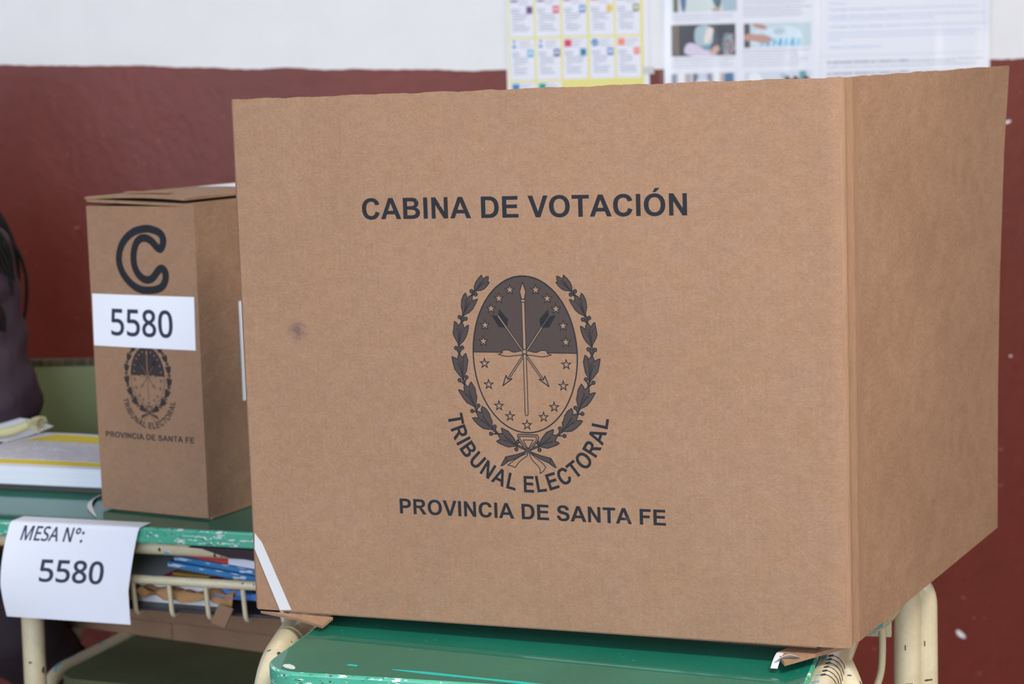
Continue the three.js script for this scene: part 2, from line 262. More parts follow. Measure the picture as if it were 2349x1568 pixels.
// ---------------------------------------------------------------- the room
const wallPaint = pixels(1024, 1024, (i, j) => { const n = (q, s) => vnoise(i / 1024 * q, j / 1024 * q, s, q, q), f = (n(5, 81) - 0.5) * 5 + (n(40, 82) - 0.5) * 3, sm = n(9, 83) * 0.5 + n(34, 84) * 0.5 > 0.86 ? -9 : 0; return [236 + f + sm, 236 + f + sm, 238 + f + sm]; });
const roughBump = grey(512, 512, (i, j) => { const n = (q, a, s) => vnoise(i / 512 * q, j / 512 * a, s, q, a); return 0.5 + (n(12, 9, 91) - 0.5) * 0.6 + (n(60, 48, 92) - 0.5) * 0.25 + (n(180, 180, 93) - 0.5) * 0.12; });
M.wallWhite = std({ map: texOf(wallPaint, true, [0.5, 0.5]), roughness: 0.75, bumpMap: texOf(roughBump, false, [1, 1]), bumpScale: 0.002 });
const red = pixels(1024, 1024, (i, j) => { const n = (q, a, s) => vnoise(i / 1024 * q, j / 1024 * a, s, q, a), f = (n(7, 5, 95) - 0.5) * 9 + (n(60, 40, 96) - 0.5) * 5 + (n(300, 300, 97) - 0.5) * 3; let c = [114 + f, 44 + f * 0.5, 32 + f * 0.5]; const g = n(90, 110, 98) * 0.6 + n(230, 230, 99) * 0.4; if (g > 0.9) c = [150, 90, 80]; return c; });
M.red = phys({ map: texOf(red, true, [0.6, 0.6]), roughness: 0.46, specularIntensity: 0.75, bumpMap: texOf(roughBump, false, [1.3, 1.3]), bumpScale: 0.0018 });
const floorTile = pixels(512, 512, (i, j) => { const n = (q, s) => vnoise(i / 512 * q, j / 512 * q, s, q, q), f = (n(90, 101) - 0.5) * 34 + (n(8, 102) - 0.5) * 14; return [92 + f, 80 + f, 72 + f]; });
M.floor = std({ map: texOf(floorTile, true, [1.2, 1.2]), roughness: 0.5 });
M.ceiling = std({ color: col(232, 232, 228), roughness: 0.9 });
M.frame = std({ color: col(205, 205, 200), roughness: 0.5 });
M.glass = phys({ color: 0xffffff, transmission: 1, thickness: 0, roughness: 0.02, ior: 1.5 });

const wx = ROOM.x1 - ROOM.x0, wz = ROOM.z1 - ROOM.z0, cx0 = (ROOM.x0 + ROOM.x1) / 2, cz0 = (ROOM.z0 + ROOM.z1) / 2, TH = 0.2;
function metreUV(g, ax, ay) { const p = g.attributes.position, u = []; for (let i = 0; i < p.count; i++) { const v = [p.getX(i), p.getY(i), p.getZ(i)]; u.push(v[ax], v[ay]); } g.setAttribute('uv', new THREE.Float32BufferAttribute(u, 2)); return g; }
struct('floor', metreUV(box(wx + 2 * TH, 0.12, wz + 2 * TH, cx0, -0.06, cz0), 0, 2), M.floor);
struct('ceiling', box(wx + 2 * TH, 0.15, wz + 2 * TH, cx0, ROOM.h + 0.075, cz0), M.ceiling);
const wallBack = struct('wall_back', metreUV(box(wx + 2 * TH, ROOM.h, TH, cx0, ROOM.h / 2, ROOM.z0 - TH / 2), 0, 1), M.wallWhite);
// a wall with openings: pieces along the wall axis
function openWall(name, horizontal, at, from, to) {
  const holes = WINDOWS.filter((w) => w[1] === name.slice(5)), pcs = []; let a = from; holes.sort((p, q) => p[2] - q[2]);
  const bit = (p, q, y0, y1) => { if (q - p > 1e-4 && y1 - y0 > 1e-4) pcs.push(horizontal ? box(q - p, y1 - y0, TH, (p + q) / 2, (y0 + y1) / 2, at) : box(TH, y1 - y0, q - p, at, (y0 + y1) / 2, (p + q) / 2)); };
  for (const w of holes) { bit(a, w[2] - w[4] / 2, 0, ROOM.h); bit(w[2] - w[4] / 2, w[2] + w[4] / 2, 0, w[3]); bit(w[2] - w[4] / 2, w[2] + w[4] / 2, w[3] + w[5], ROOM.h); a = w[2] + w[4] / 2; }
  bit(a, to, 0, ROOM.h); return struct(name, metreUV(mergeGeometries(pcs), horizontal ? 0 : 2, 1), M.wallWhite);
}
const wf = openWall('wall_front', true, ROOM.z1 + TH / 2, ROOM.x0 - TH, ROOM.x1 + TH);
const wl = openWall('wall_left', false, ROOM.x0 - TH / 2, ROOM.z0, ROOM.z1);
const wr = openWall('wall_right', false, ROOM.x1 + TH / 2, ROOM.z0, ROOM.z1);
for (const [name, wall, c, sill, w, h, rgb, power] of WINDOWS) {
  const g = new THREE.Group(); g.name = name; g.userData.kind = 'structure'; scene.add(g);
  if (wall === 'front') { g.position.set(c, sill + h / 2, ROOM.z1); g.rotation.y = Math.PI; } else { g.position.set(wall === 'left' ? ROOM.x0 : ROOM.x1, sill + h / 2, c); g.rotation.y = wall === 'left' ? Math.PI / 2 : -Math.PI / 2; }
  const f = 0.05, z = -TH / 2;                                     // local +z points into the room
  part('frame', mergeGeometries([box(w, f, 0.06, 0, h / 2 - f / 2, z), box(w, f, 0.06, 0, -h / 2 + f / 2, z), box(f, h - 2 * f, 0.06, -w / 2 + f / 2, 0, z), box(f, h - 2 * f, 0.06, w / 2 - f / 2, 0, z), box(f, h - 2 * f, 0.06, 0, 0, z)]), M.frame, g);
  for (const s of [-1, 1]) part('pane', box(w / 2 - 1.5 * f, h - 2 * f, 0.004, s * (w / 4 - f / 4), 0, z), M.glass, g);
  const L = new THREE.RectAreaLight(new THREE.Color(...rgb), power, w - 0.12, h - 0.12); L.name = 'daylight'; L.position.set(0, 0, -0.02); L.rotation.y = Math.PI; g.add(L);
}
// painted dado of the back wall, its hand-painted upper line uneven, and the coarse side dados
{
  const line = [[-3.4, 1.36], [-2.2, 1.362], [-1.4, 1.358], [-0.992, 1.3533], [-0.958, 1.3515], [-0.82, 1.3462], [-0.632, 1.3386], [-0.547, 1.3329], [-0.392, 1.3288], [-0.264, 1.3219], [-0.135, 1.3193], [0.002, 1.3148], [0.294, 1.3087], [0.6, 1.306], [0.96, 1.3071], [0.99, 1.3071], [1.023, 1.3105], [1.6, 1.312], [3.0, 1.315]];
  const s = new THREE.Shape(); s.moveTo(3.0, 0); s.lineTo(-3.4, 0); let k = 0;
  for (let xx = -3.4; xx <= 3.0001; xx += 0.006) { while (k < line.length - 2 && xx > line[k + 1][0]) k++; const t = (xx - line[k][0]) / (line[k + 1][0] - line[k][0]); s.lineTo(Math.min(xx, 3), line[k][1] + (line[k + 1][1] - line[k][1]) * t + (vnoise(xx * 14, 0, 7) - 0.5) * 0.004 + (vnoise(xx * 110, 0, 8) - 0.5) * (xx > 0.9 ? 0.004 : 0.0014)); }
  const g = new THREE.ExtrudeGeometry(s, { depth: 0.0016, bevelEnabled: false }).translate(0, 0, ROOM.z0);
  const d = part('painted_dado', g, M.red, wallBack);
  for (const [x, y, l, w, a] of [[0.9032, 0.1463, 0.024, 0.009, -0.75], [0.99, 1.187, 0.018, 0.005, 0.35], [1.0, 0.72, 0.006, 0.004, 0.2]]) {
    const c = new THREE.Shape(); for (let q = 0; q < 11; q++) { const t = q / 11 * Math.PI * 2, r = 1 + (hash(q, Math.round(x * 100), 3) - 0.5) * 0.6; c[q ? 'lineTo' : 'moveTo'](Math.cos(t) * l / 2 * r, Math.sin(t) * w / 2 * r); }
    part('paint_chip', new THREE.ExtrudeGeometry(c, { depth: 0.0006, bevelEnabled: false }).rotateZ(a).translate(x, y, ROOM.z0 + 0.0016), M.wallWhite, d);
  }
  part('painted_dado', box(0.0016, 1.34, wz, ROOM.x0 + 0.0008, 0.67, cz0), M.red, wl).geometry.deleteAttribute('uv1');
  const holesSafe = 1.04;
  wl.children[0].geometry = box(0.0016, holesSafe, wz, ROOM.x0 + 0.0008, holesSafe / 2, cz0);
  part('painted_dado', box(0.0016, 1.1, wz, ROOM.x1 - 0.0008, 0.55, cz0), M.red, wr);
  part('painted_dado', box(wx, holesSafe, 0.0016, cx0, holesSafe / 2, ROOM.z1 - 0.0008), M.red, wf);
}

LAMPS.forEach(([x, z, rgb, power], k) => {
  const g = thing('ceiling_lamp', ['fluorescent ceiling lamp above the desk with the voting booth', 'fluorescent ceiling lamp near the windows behind the viewer'][k], 'lamp', 'ceiling lamps'); g.position.set(x, ROOM.h, z);
  part('housing', rbox(1.3, 0.06, 0.3, 0.01, 0, -0.03, 0), M.frame, g);
  const glow = std({ color: 0xffffff, emissive: new THREE.Color(...rgb), emissiveIntensity: 3 });
  for (const s of [-1, 1]) part('tube', new THREE.CylinderGeometry(0.013, 0.013, 1.2, 12).rotateZ(Math.PI / 2).translate(0, -0.078, s * 0.07), glow, g);
  const L = new THREE.RectAreaLight(new THREE.Color(...rgb), power, 1.2, 0.22); L.name = 'lamp_light'; L.position.set(0, -0.1, 0); L.rotation.x = -Math.PI / 2; g.add(L);
});

// ---------------------------------------------------------------- school desks: tubular frames, enamelled tops
// local axes: x along the front edge from its left end, y up from the floor, -z away from the viewer
function schoolDesk(label, o) {
  const g = thing('school_desk', label, 'desk', 'green school desks'); g.position.set(o.at[0], 0, o.at[1]); g.rotation.y = -o.turn;
  const { W, D, T } = o, R = 0.045, th = 0.022, s = new THREE.Shape();
  s.moveTo(R, 0); s.lineTo(W - R, 0); s.absarc(W - R, R, R, -Math.PI / 2, 0); s.lineTo(W, D - R); s.absarc(W - R, D - R, R, 0, Math.PI / 2); s.lineTo(R, D); s.absarc(R, D - R, R, Math.PI / 2, Math.PI); s.lineTo(0, R); s.absarc(R, R, R, Math.PI, 1.5 * Math.PI);
  const eg = new THREE.ExtrudeGeometry(s, { depth: th - 0.006, bevelEnabled: true, bevelThickness: 0.003, bevelSize: 0.003, bevelOffset: -0.003, bevelSegments: 3, curveSegments: 10 });
  eg.rotateX(-Math.PI / 2).translate(0, T - th + 0.003, 0);
  part('desktop', eg, [M.green, M.greenRim], g);
  part('apron', tube([V(0.05, T - th - 0.011, -0.03), V(W - 0.05, T - th - 0.011, -0.03)], 0.011), M.cream, g);
  part('apron', tube([V(0.0, T - th - 0.011, -D + 0.05), V(W, T - th - 0.011, -D + 0.05)], 0.011), M.cream, g);
  for (const [fu, ru, name] of o.sides) part('side_frame', tube([V(fu, 0.004, -0.02), V(fu, T - 0.022, -0.035), V(ru, T - 0.022, -D + 0.02), V(ru + 0.004, 0.004, -D + 0.0)], o.r ?? 0.0165, o.bend ?? 0.085, 20), M.cream, g);
  if (o.basket) {
    const [b0, b1, y, yb, start, step] = o.basket;
    part('basket_rail', tube([V(b0, y, -0.018), V(b1, y, -0.018)], 0.0062), M.cream, g);
    part('basket_rail', tube([V(b0, y, -D + 0.1), V(b1, y, -D + 0.1)], 0.0062), M.cream, g);
    for (let u = start; u < b1 - 0.01; u += step) part('basket_wire', tube([V(u, y - 0.004, -0.018), V(u + 0.002, yb, -0.02), V(u, yb, -D + 0.1), V(u, y - 0.004, -D + 0.1)], 0.0034, 0.01, 8), M.cream, g);
    for (const u of [b0, b1]) { part('basket_bracket', tube([V(u, y, -0.018), V(u, T - th - 0.01, -0.03)], 0.004), M.cream, g); part('basket_bracket', tube([V(u, y, -D + 0.1), V(u, T - th - 0.01, -D + 0.06)], 0.004), M.cream, g); }
  }
  return g;
}
const DA = 16 * Math.PI / 180, TOP = 0.718, TN = 0.711;
const deskN = schoolDesk('green school desk with chipped cream tube frame carrying the large voting booth', { at: [-0.2673, -1.9155], turn: DA, W: 0.5456, D: 0.44, T: TN, bend: 0.1, sides: [[-0.008, -0.088]] });
// right side of the near desk: a rail along the edge, a bent front leg under it, and a doubled rear leg
part('side_rail', tube([V(0.557, TN - 0.016, 0.0), V(0.557, TN - 0.016, -0.41)], 0.0165, 0.05, 20), M.cream, deskN);
part('front_leg', tube([V(0.598, 0.004, -0.06), V(0.592, TN - 0.02, -0.065), V(0.55, TN - 0.03, -0.26)], 0.015, 0.1, 20), M.cream, deskN);
part('rear_leg', tube([V(0.612, 0.004, -0.43), V(0.611, TN + 0.014, -0.43), V(0.52, TN - 0.014, -0.43)], 0.0148, 0.03, 20), M.cream, deskN);
part('rear_leg', tube([V(0.636, 0.004, -0.45), V(0.629, TN + 0.012, -0.45), V(0.56, TN - 0.012, -0.44)], 0.0145, 0.055, 20), M.cream, deskN);
part('corner_brace', tube([V(0.570, TN - 0.006, -0.29), V(0.590, TN - 0.012, -0.345), V(0.604, TN + 0.004, -0.40)], 0.0125, 0.07, 16), M.blueChip, deskN);
part('basket_wire', tube([V(0.585, 0.70, -0.40), V(0.586, 0.655, -0.41), V(0.584, 0.61, -0.41), V(0.55, 0.55, -0.40), V(0.5, 0.545, -0.40)], 0.0042, 0.02, 8), M.cream, deskN);
part('basket_wire', tube([V(0.5, 0.545, -0.40), V(0.05, 0.545, -0.40), V(-0.03, 0.60, -0.40), V(-0.045, 0.70, -0.40)], 0.0042, 0.02, 8), M.cream, deskN);
part('frame_bracket', rbox(0.034, 0.03, 0.005, 0.002, 0.578, 0.672, -0.42), M.cream, deskN);
// ballpoint scribbles on the side rail
{
  const inkM = std({ color: col(34, 30, 38), roughness: 0.5 });
  for (let k = 0; k < 6; k++) { const w = 0.092 + k * 0.013, p = []; for (let q = 0; q <= 6; q++) { const a = 0.15 + q / 6 * 1.25; p.push(V(0.557 + Math.sin(a) * 0.0166, TN - 0.016 + Math.cos(a) * 0.0166, -w + 0.012 * (q / 6) ** 2)); } part('scribble', tube(p, 0.0007 - 0.00004 * k, 0.003, 5), inkM, deskN); part('scribble', tube([V(0.5595, TN + 0.0004, -w), V(0.5562, TN + 0.0005, -w + 0.004)], 0.0013, 0.001, 5), inkM, deskN); }
}
// turquoise scratch and bare spots worn through the enamel of the near desk
{
  M.turq = std({ color: col(30, 176, 168), roughness: 0.5 }); M.bare = std({ color: col(205, 214, 214), roughness: 0.6 });
  const scr = (x0, z0, x1, z1, w, m, name) => { const n = 24, up = [], dn = [], dx = x1 - x0, dz = z1 - z0, l = Math.hypot(dx, dz), nx = -dz / l, nz = dx / l; for (let i = 0; i <= n; i++) { const t = i / n, h = w / 2 * Math.min(1, t * 6 + 0.1, (1 - t) * 6 + 0.1) * (0.7 + 0.6 * vnoise(t * 9, w * 999, 3)); up.push([x0 + dx * t + nx * h, z0 + dz * t + nz * h]); dn.unshift([x0 + dx * t - nx * h, z0 + dz * t - nz * h]); } const s = new THREE.Shape(); [...up, ...dn].forEach(([a, b], i) => s[i ? 'lineTo' : 'moveTo'](a, -b)); part(name, new THREE.ExtrudeGeometry(s, { depth: 0.0004, bevelEnabled: false }).rotateX(-Math.PI / 2).translate(0, TN, 0), m, deskN); };
  scr(0.1359, -0.0289, 0.34, -0.003, 0.0055, M.turq, 'scratch');
  scr(0.0215, -0.025, 0.037, -0.0125, 0.008, M.bare, 'worn_spot'); scr(0.085, -0.036, 0.097, -0.034, 0.004, M.turq, 'worn_spot');
}
const TA = 18.5 * Math.PI / 180, LO = V(-0.5142, 0, -2.5599), lu = V(Math.cos(TA), 0, Math.sin(TA)), lw = V(Math.sin(TA), 0, -Math.cos(TA));
const onL = (u, y, w) => LO.clone().addScaledVector(lu, u).addScaledVector(lw, w).setY(y);
const L0 = onL(-0.42, 0, 0);
const deskF = schoolDesk('worn green school desk with wire book basket, behind the paper reading MESA', { at: [L0.x, L0.z], turn: TA, W: 0.78, D: 0.56, T: TOP, r: 0.0155, sides: [[0.24, 0.2], [0.75, 0.79]], basket: [0.25, 0.74, 0.642, 0.592, 0.2992, 0.0545] });

// ---------------------------------------------------------------- the voting booth
const booth = thing('voting_booth', 'large brown cardboard voting booth printed CABINA DE VOTACIÓN', 'voting booth');
{
  const m = new THREE.Matrix4().set(0.9325, -0.0069, -0.3611, -0.2871, 0.0112, 0.9999, 0.0096, 0.7247, 0.361, -0.013, 0.9325, -2.1001, 0, 0, 0, 1);
  const q = new THREE.Quaternion().setFromRotationMatrix(m); booth.quaternion.copy(q); booth.position.set(-0.2871, 0.7247, -2.1001);
  const W = 0.6497, H = 0.5554, t = 0.0042, PX = 3150, cw = 2046, ch = 1750;
  const c = pixels(cw, ch, (i, j) => kraftAt(i / PX, j / PX)), x = c.getContext('2d');
  const mm = PX / 1000, X = (a) => a * mm, Y = (b) => (H * 1000 - b) * mm;
  // stain and faint marks
  for (let k = 0; k < 420; k++) { const a = rnd() * 6.283, r = 14 * Math.sqrt(rnd()) * Math.sqrt(rnd()); x.fillStyle = 'rgba(92,72,58,0.05)'; x.beginPath(); x.arc(X(65 + Math.cos(a) * r), Y(308 + Math.sin(a) * r), X(rr(0.6, 2.2)), 0, 7); x.fill(); }
  x.fillStyle = 'rgba(60,140,90,0.8)'; x.fillRect(X(44), Y(297), X(0.8), X(0.7)); for (let k = 0; k < 5; k++) { x.fillStyle = 'rgba(120,150,110,0.25)'; x.fillRect(X(70 + k * 5), Y(539 - k * 0.6), X(0.7), X(3)); }
  const ink = '#15171f', ground = `rgb(${KRAFT[0]},${KRAFT[1]},${KRAFT[2]})`;
  // toned areas are a fine dot screen of ink over the kraft
  const [tc, tx] = canvas(12, 12); tx.fillStyle = '#483a34'; tx.fillRect(0, 0, 12, 12); tx.fillStyle = '#352e31'; for (const [a, b] of [[3, 3], [9, 9], [3, 9], [9, 3]]) tx.fillRect(a - 1, b - 1, 3, 3);
  const tone = x.createPattern(tc, 'repeat');
  x.fillStyle = ink; word(x, 'CABINA DE VOTACIÓN', X(147.2), Y(426.2), X(353), X(21.8)); word(x, 'PROVINCIA DE SANTA FE', X(176), Y(114.6), X(293.6), X(16.1));
  emblem(x, X(324.07), Y(286), mm / 10, ink, tone, ground);
  x.fillStyle = 'rgba(170,140,112,0.8)'; for (let k = 0; k < 60; k++) x.fillRect(X(rr(426, 431)), Y(rr(112, 122)), X(0.35), X(0.5)); for (const [a, b] of [[210, 446], [236, 440], [245, 447], [262, 436]]) x.fillRect(X(a), Y(b), X(0.5), X(1.8));
  const front = std({ map: texOf(c), roughness: 0.8, bumpMap: texOf(flute, false, [W / 0.1, H / 0.1]), bumpScale: 0.0001 });
  const wav = (s) => (vnoise(s * 40, 1, 9) - 0.5) * 0.0016 + (vnoise(s * 160, 1, 10) - 0.5) * 0.0006;
  part('front_panel', sheet((s, v) => V(s * W, v * (H + (v > 0.9 ? wav(s) : 0)), -t / 2 + 0.0015 * Math.sin(s * 3.1) * Math.sin(v * 3.1) - 0.0022 * Math.max(0, (s * W - W + 0.012) / 0.012) ** 2), 160, 24, t), [front], booth).material = front;
  // side panels: a rounded fold, a pressed score line, then the flap of board
  const wingMat = std({ map: kraftTex([0.6 / 0.3, 0.55 / 0.3]), roughness: 0.82, bumpMap: texOf(flute, false, [6, 5.5]), bumpScale: 0.0001 });
  const Ls = [[0.0, 0.5765], [0.31, 0.5817], [0.54, 0.5926], [0.82, 0.6167], [1, 0.6442]];
  const Lat = (v) => { let k = 0; while (k < 3 && v > Ls[k + 1][0]) k++; const a = (v - Ls[k][0]) / (Ls[k + 1][0] - Ls[k][0]); return Ls[k][1] + (Ls[k + 1][1] - Ls[k][1]) * a; };
  const a7 = 7 * Math.PI / 180;
  const fold = [[0, -0.0022], [0.0020, -0.0031], [0.0036, -0.0043], [0.0048, -0.0058], [0.0054, -0.0075]];   // plan of the fold (x from the crease, z outward)
  const plan = (d, L) => { if (d < 0.012) { const k = d / 0.012 * 4, i = Math.min(3, Math.floor(k)), f = k - i; return [fold[i][0] + (fold[i + 1][0] - fold[i][0]) * f, fold[i][1] + (fold[i + 1][1] - fold[i][1]) * f]; } const r = d - 0.012, dip = r < 0.024 ? -0.0036 * Math.sin(Math.PI * r / 0.024) ** 2 : 0; return [0.0054 + Math.sin(a7) * r + Math.cos(a7) * dip, -0.0075 - Math.cos(a7) * r + Math.sin(a7) * dip]; };
  const fn = (sx, L0, up = 1) => (s, v) => { const L = L0 ?? Lat(v), d = (s < 0.5 ? s / 0.5 * 0.05 : 0.05 + (s - 0.5) / 0.5 * (L - 0.05)), [px, pz] = plan(d, L); const lift = up * Math.max(0, d - 0.03) / 0.6; const bow = 0.004 * Math.sin(Math.PI * Math.min(1, lift)); return V(W + px, v * (H + lift * 0.0085 + (v > 0.95 ? wav(d * 2 + 3) : 0)) + lift * 0.0035, pz + bow * 0.3); };
  part('side_panel', sheet(fn(1), 100, 16, t, -t / 2), wingMat, booth);
  part('side_panel', sheet((s, v) => { const p = fn(1, 0.33, -0.6)(s, v); return V(W - p.x, p.y, p.z); }, 60, 8, t, t / 2), wingMat, booth);
  part('bottom_flap', sheet((s, v) => V(0.03 + s * (W - 0.06), -0.002 - v * (0.0102 + 0.0072 * s), -0.006 - v * 0.05), 4, 2, 0.002), M.kraft, booth);
  // loose bottom flaps poking out on the desk
  const flapG = (pts, th) => { const s = new THREE.Shape(); pts.forEach(([a, b], i) => s[i ? 'lineTo' : 'moveTo'](a, b)); return new THREE.ExtrudeGeometry(s, { depth: th, bevelEnabled: false }).rotateX(-Math.PI / 2); };
  const fl = part('bottom_flap', flapG([[0.004, 0.0], [0.092, 0.0], [0.089, -0.021], [0.05, -0.008]], 0.003), M.kraft, booth); fl.position.set(0, -0.0042, 0.001); fl.rotation.set(0.22, 0, -0.02);
  const fr = part('bottom_flap', flapG([[0.644, 0.045], [0.5963, -0.033], [0.581, -0.002], [0.5955, 0.045]], 0.004), M.kraft, booth); fr.position.set(0, -0.0145, 0); fr.rotation.z = 0.004;
  part('edge_tape', sheet((s, v) => V(0.588 + 0.022 * s - 0.004 * v, -0.0115 + 0.008 * Math.sin(s * 2.2) * v + 0.0005, 0.012 - 0.004 * s + v * 0.014), 10, 6, 0.0003), M.tape, booth);
  part('edge_tape', sheet((s, v) => V(0.582 + 0.007 * s, -0.0075 - 0.008 * v * v, 0.004 + 0.028 * v), 4, 8, 0.0003), M.tape, booth);
  // white strip glued over the lower left corner
  { const s = new THREE.Shape(); [[1.1, 85], [9.5, 75], [41.6, 1.6], [27.6, 0.6], [0.1, 67.5]].forEach(([a, b], i) => s[i ? 'lineTo' : 'moveTo'](a / 1000, b / 1000)); part('paper_strip', new THREE.ExtrudeGeometry(s, { depth: 0.0004, bevelEnabled: false }).translate(0, 0, 0.0004), M.tape, booth); }
}

// ---------------------------------------------------------------- the ballot box
const bbox = thing('ballot_box', 'tall cardboard ballot box with big letter C and label 5580', 'ballot box');
bbox.position.set(-0.5743, TOP, -2.6721); bbox.rotation.y = -0.4988;
{
  const W = 0.182, D = 0.40, H = 0.4216, k = 4, t = 0.004;
  const c = pixels(W * 1000 * k, Math.round(H * 1000 * k), (i, j) => kraftAt(i / k / 1000, j / k / 1000, 40)), x = c.getContext('2d'), X = (a) => a * k, Y = (b) => (H * 1000 - b) * k, ink = '#161a22';
  const P = [1254, 3632, 1308, 3758, 1262, 3861, 1121, 3907, 1004, 3921, 789, 3876, 606, 3737, 520, 3546, 541, 3366, 664, 3200, 843, 3088, 1028, 3077, 1215, 3108, 1299, 3194, 1319, 3310, 1284, 3372, 1233, 3392, 1163, 3327, 1092, 3242, 998, 3213, 881, 3258, 796, 3372, 773, 3529, 817, 3698, 902, 3784, 1009, 3795, 1111, 3745, 1184, 3662];
  x.beginPath(); const n = P.length / 2, mid = (i) => { const a = (i % n) * 2, b = ((i + 1) % n) * 2; return [X((P[a] + P[b]) / 20), Y((P[a + 1] + P[b + 1]) / 20)]; }; x.moveTo(...mid(n - 1)); for (let i = 0; i < n; i++) x.quadraticCurveTo(X(P[i * 2] / 10), Y(P[i * 2 + 1] / 10), ...mid(i)); x.closePath(); x.strokeStyle = ink; x.lineWidth = X(10.6); x.lineJoin = 'round'; x.stroke();
  emblem(x, X(92.5), Y(190), k * 0.0505, '#1d1d24', '#342b2b', `rgb(${KRAFT})`);
  x.fillStyle = ink; word(x, 'PROVINCIA DE SANTA FE', X(13), Y(102), X(152), X(8));
  const face = std({ map: texOf(c), roughness: 0.85, bumpMap: texOf(flute, false, [1.8, 4.2]), bumpScale: 0.0001 });
  const bulge = (a, b, s) => s * Math.sin(Math.PI * a) * Math.sin(Math.PI * b);
  part('front_face', sheet((s, v) => V(s * W, 0.003 + v * (H - 0.003), -t / 2 + bulge(s, v, 0.002)), 16, 24, t), face, bbox);
  part('back_face', sheet((s, v) => V((1 - s) * W, 0.003 + v * (H - 0.003), -D + t / 2), 2, 2, t), M.kraft, bbox);
  const sideM = std({ map: kraftTex([1.3, 1.4]), roughness: 0.85, bumpMap: texOf(roughBump, false, [1.2, 3]), bumpScale: 0.0012 });
  part('side_face', sheet((s, v) => V(W - t / 2 + bulge(s, v, 0.004), 0.003 + v * (H - 0.003), -s * D), 24, 24, t), sideM, bbox);
  part('side_face', sheet((s, v) => V(t / 2 - bulge(s, v, 0.003), 0.003 + v * (H - 0.003), -(1 - s) * D), 24, 24, t), sideM, bbox);
  part('bottom_flap', rbox(W - 0.012, 0.004, D - 0.02, 0.001, W / 2 + 0.008, 0.0022, -D / 2 + 0.004), M.kraft, bbox);
  // lid: inner flaps and two layers of board not quite closed
  part('lid_flap', sheet((s, v) => V(0.001 + s * (W - 0.002), H + 0.0015 + 0.006 * (1 - s) , -v * D * 0.98), 8, 8, 0.0038), M.kraft, bbox);
  part('lid_flap', sheet((s, v) => V(-0.001 + s * (W - 0.012), H + 0.0066 + 0.007 * Math.sin(s * 2.4) * 0.7 + 0.004 * (1 - s), 0.001 - v * D), 10, 10, 0.0038), M.kraft, bbox);
  part('slot_tab', rbox(0.075, 0.0016, 0.014, 0.0006, 0.085, H + 0.0172, -0.03), M.kraftEdge, bbox);
  part('top_label', sheet((s, v) => V(0.045 + s * 0.09, H + 0.0066 + 0.007 * Math.sin((0.045 + s * 0.09) / (W - 0.012) * 2.4) * 0.7 + 0.004 * (1 - (0.045 + s * 0.09) / (W - 0.012)) + 0.0026, -0.19 - v * 0.14), 8, 4, 0.0003), M.paper, bbox);
  // white number label
  const [lc, lx] = canvas(880, 360); lx.fillStyle = '#eceff7'; lx.fillRect(0, 0, 880, 360); lx.fillStyle = '#2c3242'; lx.font = '248px sans-serif'; lx.save(); lx.translate(150, 279); lx.scale(555 / lx.measureText('5580').width, 1.0); lx.lineWidth = 8; lx.strokeStyle = '#2c3242'; lx.fillText('5580', 0, 0); lx.strokeText('5580', 0, 0); lx.restore();
  const labM = std({ map: texOf(lc), roughness: 0.7 });
  part('number_label', sheet((s, v) => V(0.003 + s * 0.1735 - (1 - v) * 0.0015, 0.2305 + v * 0.0715 - (s - 0.5) * 0.000, 0.0007 + bulge((0.003 + s * 0.1735) / W, (0.23 + v * 0.0715) / H, 0.002)), 10, 6, 0.0003), labM, bbox);
  part('side_label', sheet((s, v) => V(W + 0.0012 + bulge((0.085 + s * 0.16) / D, (0.15 + v * 0.137) / H, 0.004), 0.15 + v * 0.137, -0.085 - s * 0.16), 10, 6, 0.0004), M.paper, bbox);
}

// ---------------------------------------------------------------- paper hanging from the far desk
{
  const [c, x] = canvas(1050, 790); x.fillStyle = '#e9ecf6'; x.fillRect(0, 0, 1050, 790); x.fillStyle = '#323a4c'; x.strokeStyle = '#323a4c'; x.lineWidth = 4;
  x.font = '118px sans-serif'; x.save(); x.translate(105, 245); x.scale(520 / x.measureText('MESA N°:').width, 1.1); x.transform(1, 0, -0.12, 1, 0, 0); x.fillText('MESA N°:', 0, 0); x.strokeText('MESA N°:', 0, 0); x.restore();
  x.font = '205px sans-serif'; x.save(); x.translate(298, 520); x.scale(540 / x.measureText('5580').width, 1); x.lineWidth = 8; x.fillText('5580', 0, 0); x.strokeText('5580', 0, 0); x.restore();
  const hangs = single('table_sign', sheet((s, v) => {                 // v: 1 at the taped top, 0 at the hanging lower edge
    const d = (1 - v) * 0.158, u = -0.178 + s * 0.196; let w, y;
    const flat = 0.022; if (d < flat) { w = flat - d; y = TOP + 0.0013; } else { const r = 0.006, a = Math.min(1, (d - flat) / (r * 1.5708)); w = -0.003 - r * Math.sin(a * 1.5708) * 0.6; y = TOP + 0.0013 - r * (1 - Math.cos(a * 1.5708)) - Math.max(0, d - flat - r * 1.5708); const e = Math.max(0, d - flat) / 0.136; w += -0.004 * Math.sin(e * 2.6) - 0.016 * (1 - s) ** 2 * Math.sin(e * 3.1) * 0.7 - 0.002 * e; }
    const uu = u - (d > flat ? 0.020 * Math.min(1, (d - flat) / 0.09) ** 0.8 : 0) * (0.7 + 0.3 * s); return onL(uu, y, w);
  }, 24, 60, 0.00035), std({ map: texOf(c), roughness: 0.75 }), 'white paper sign reading MESA N°: 5580 hanging over the desk edge', 'sign');
}

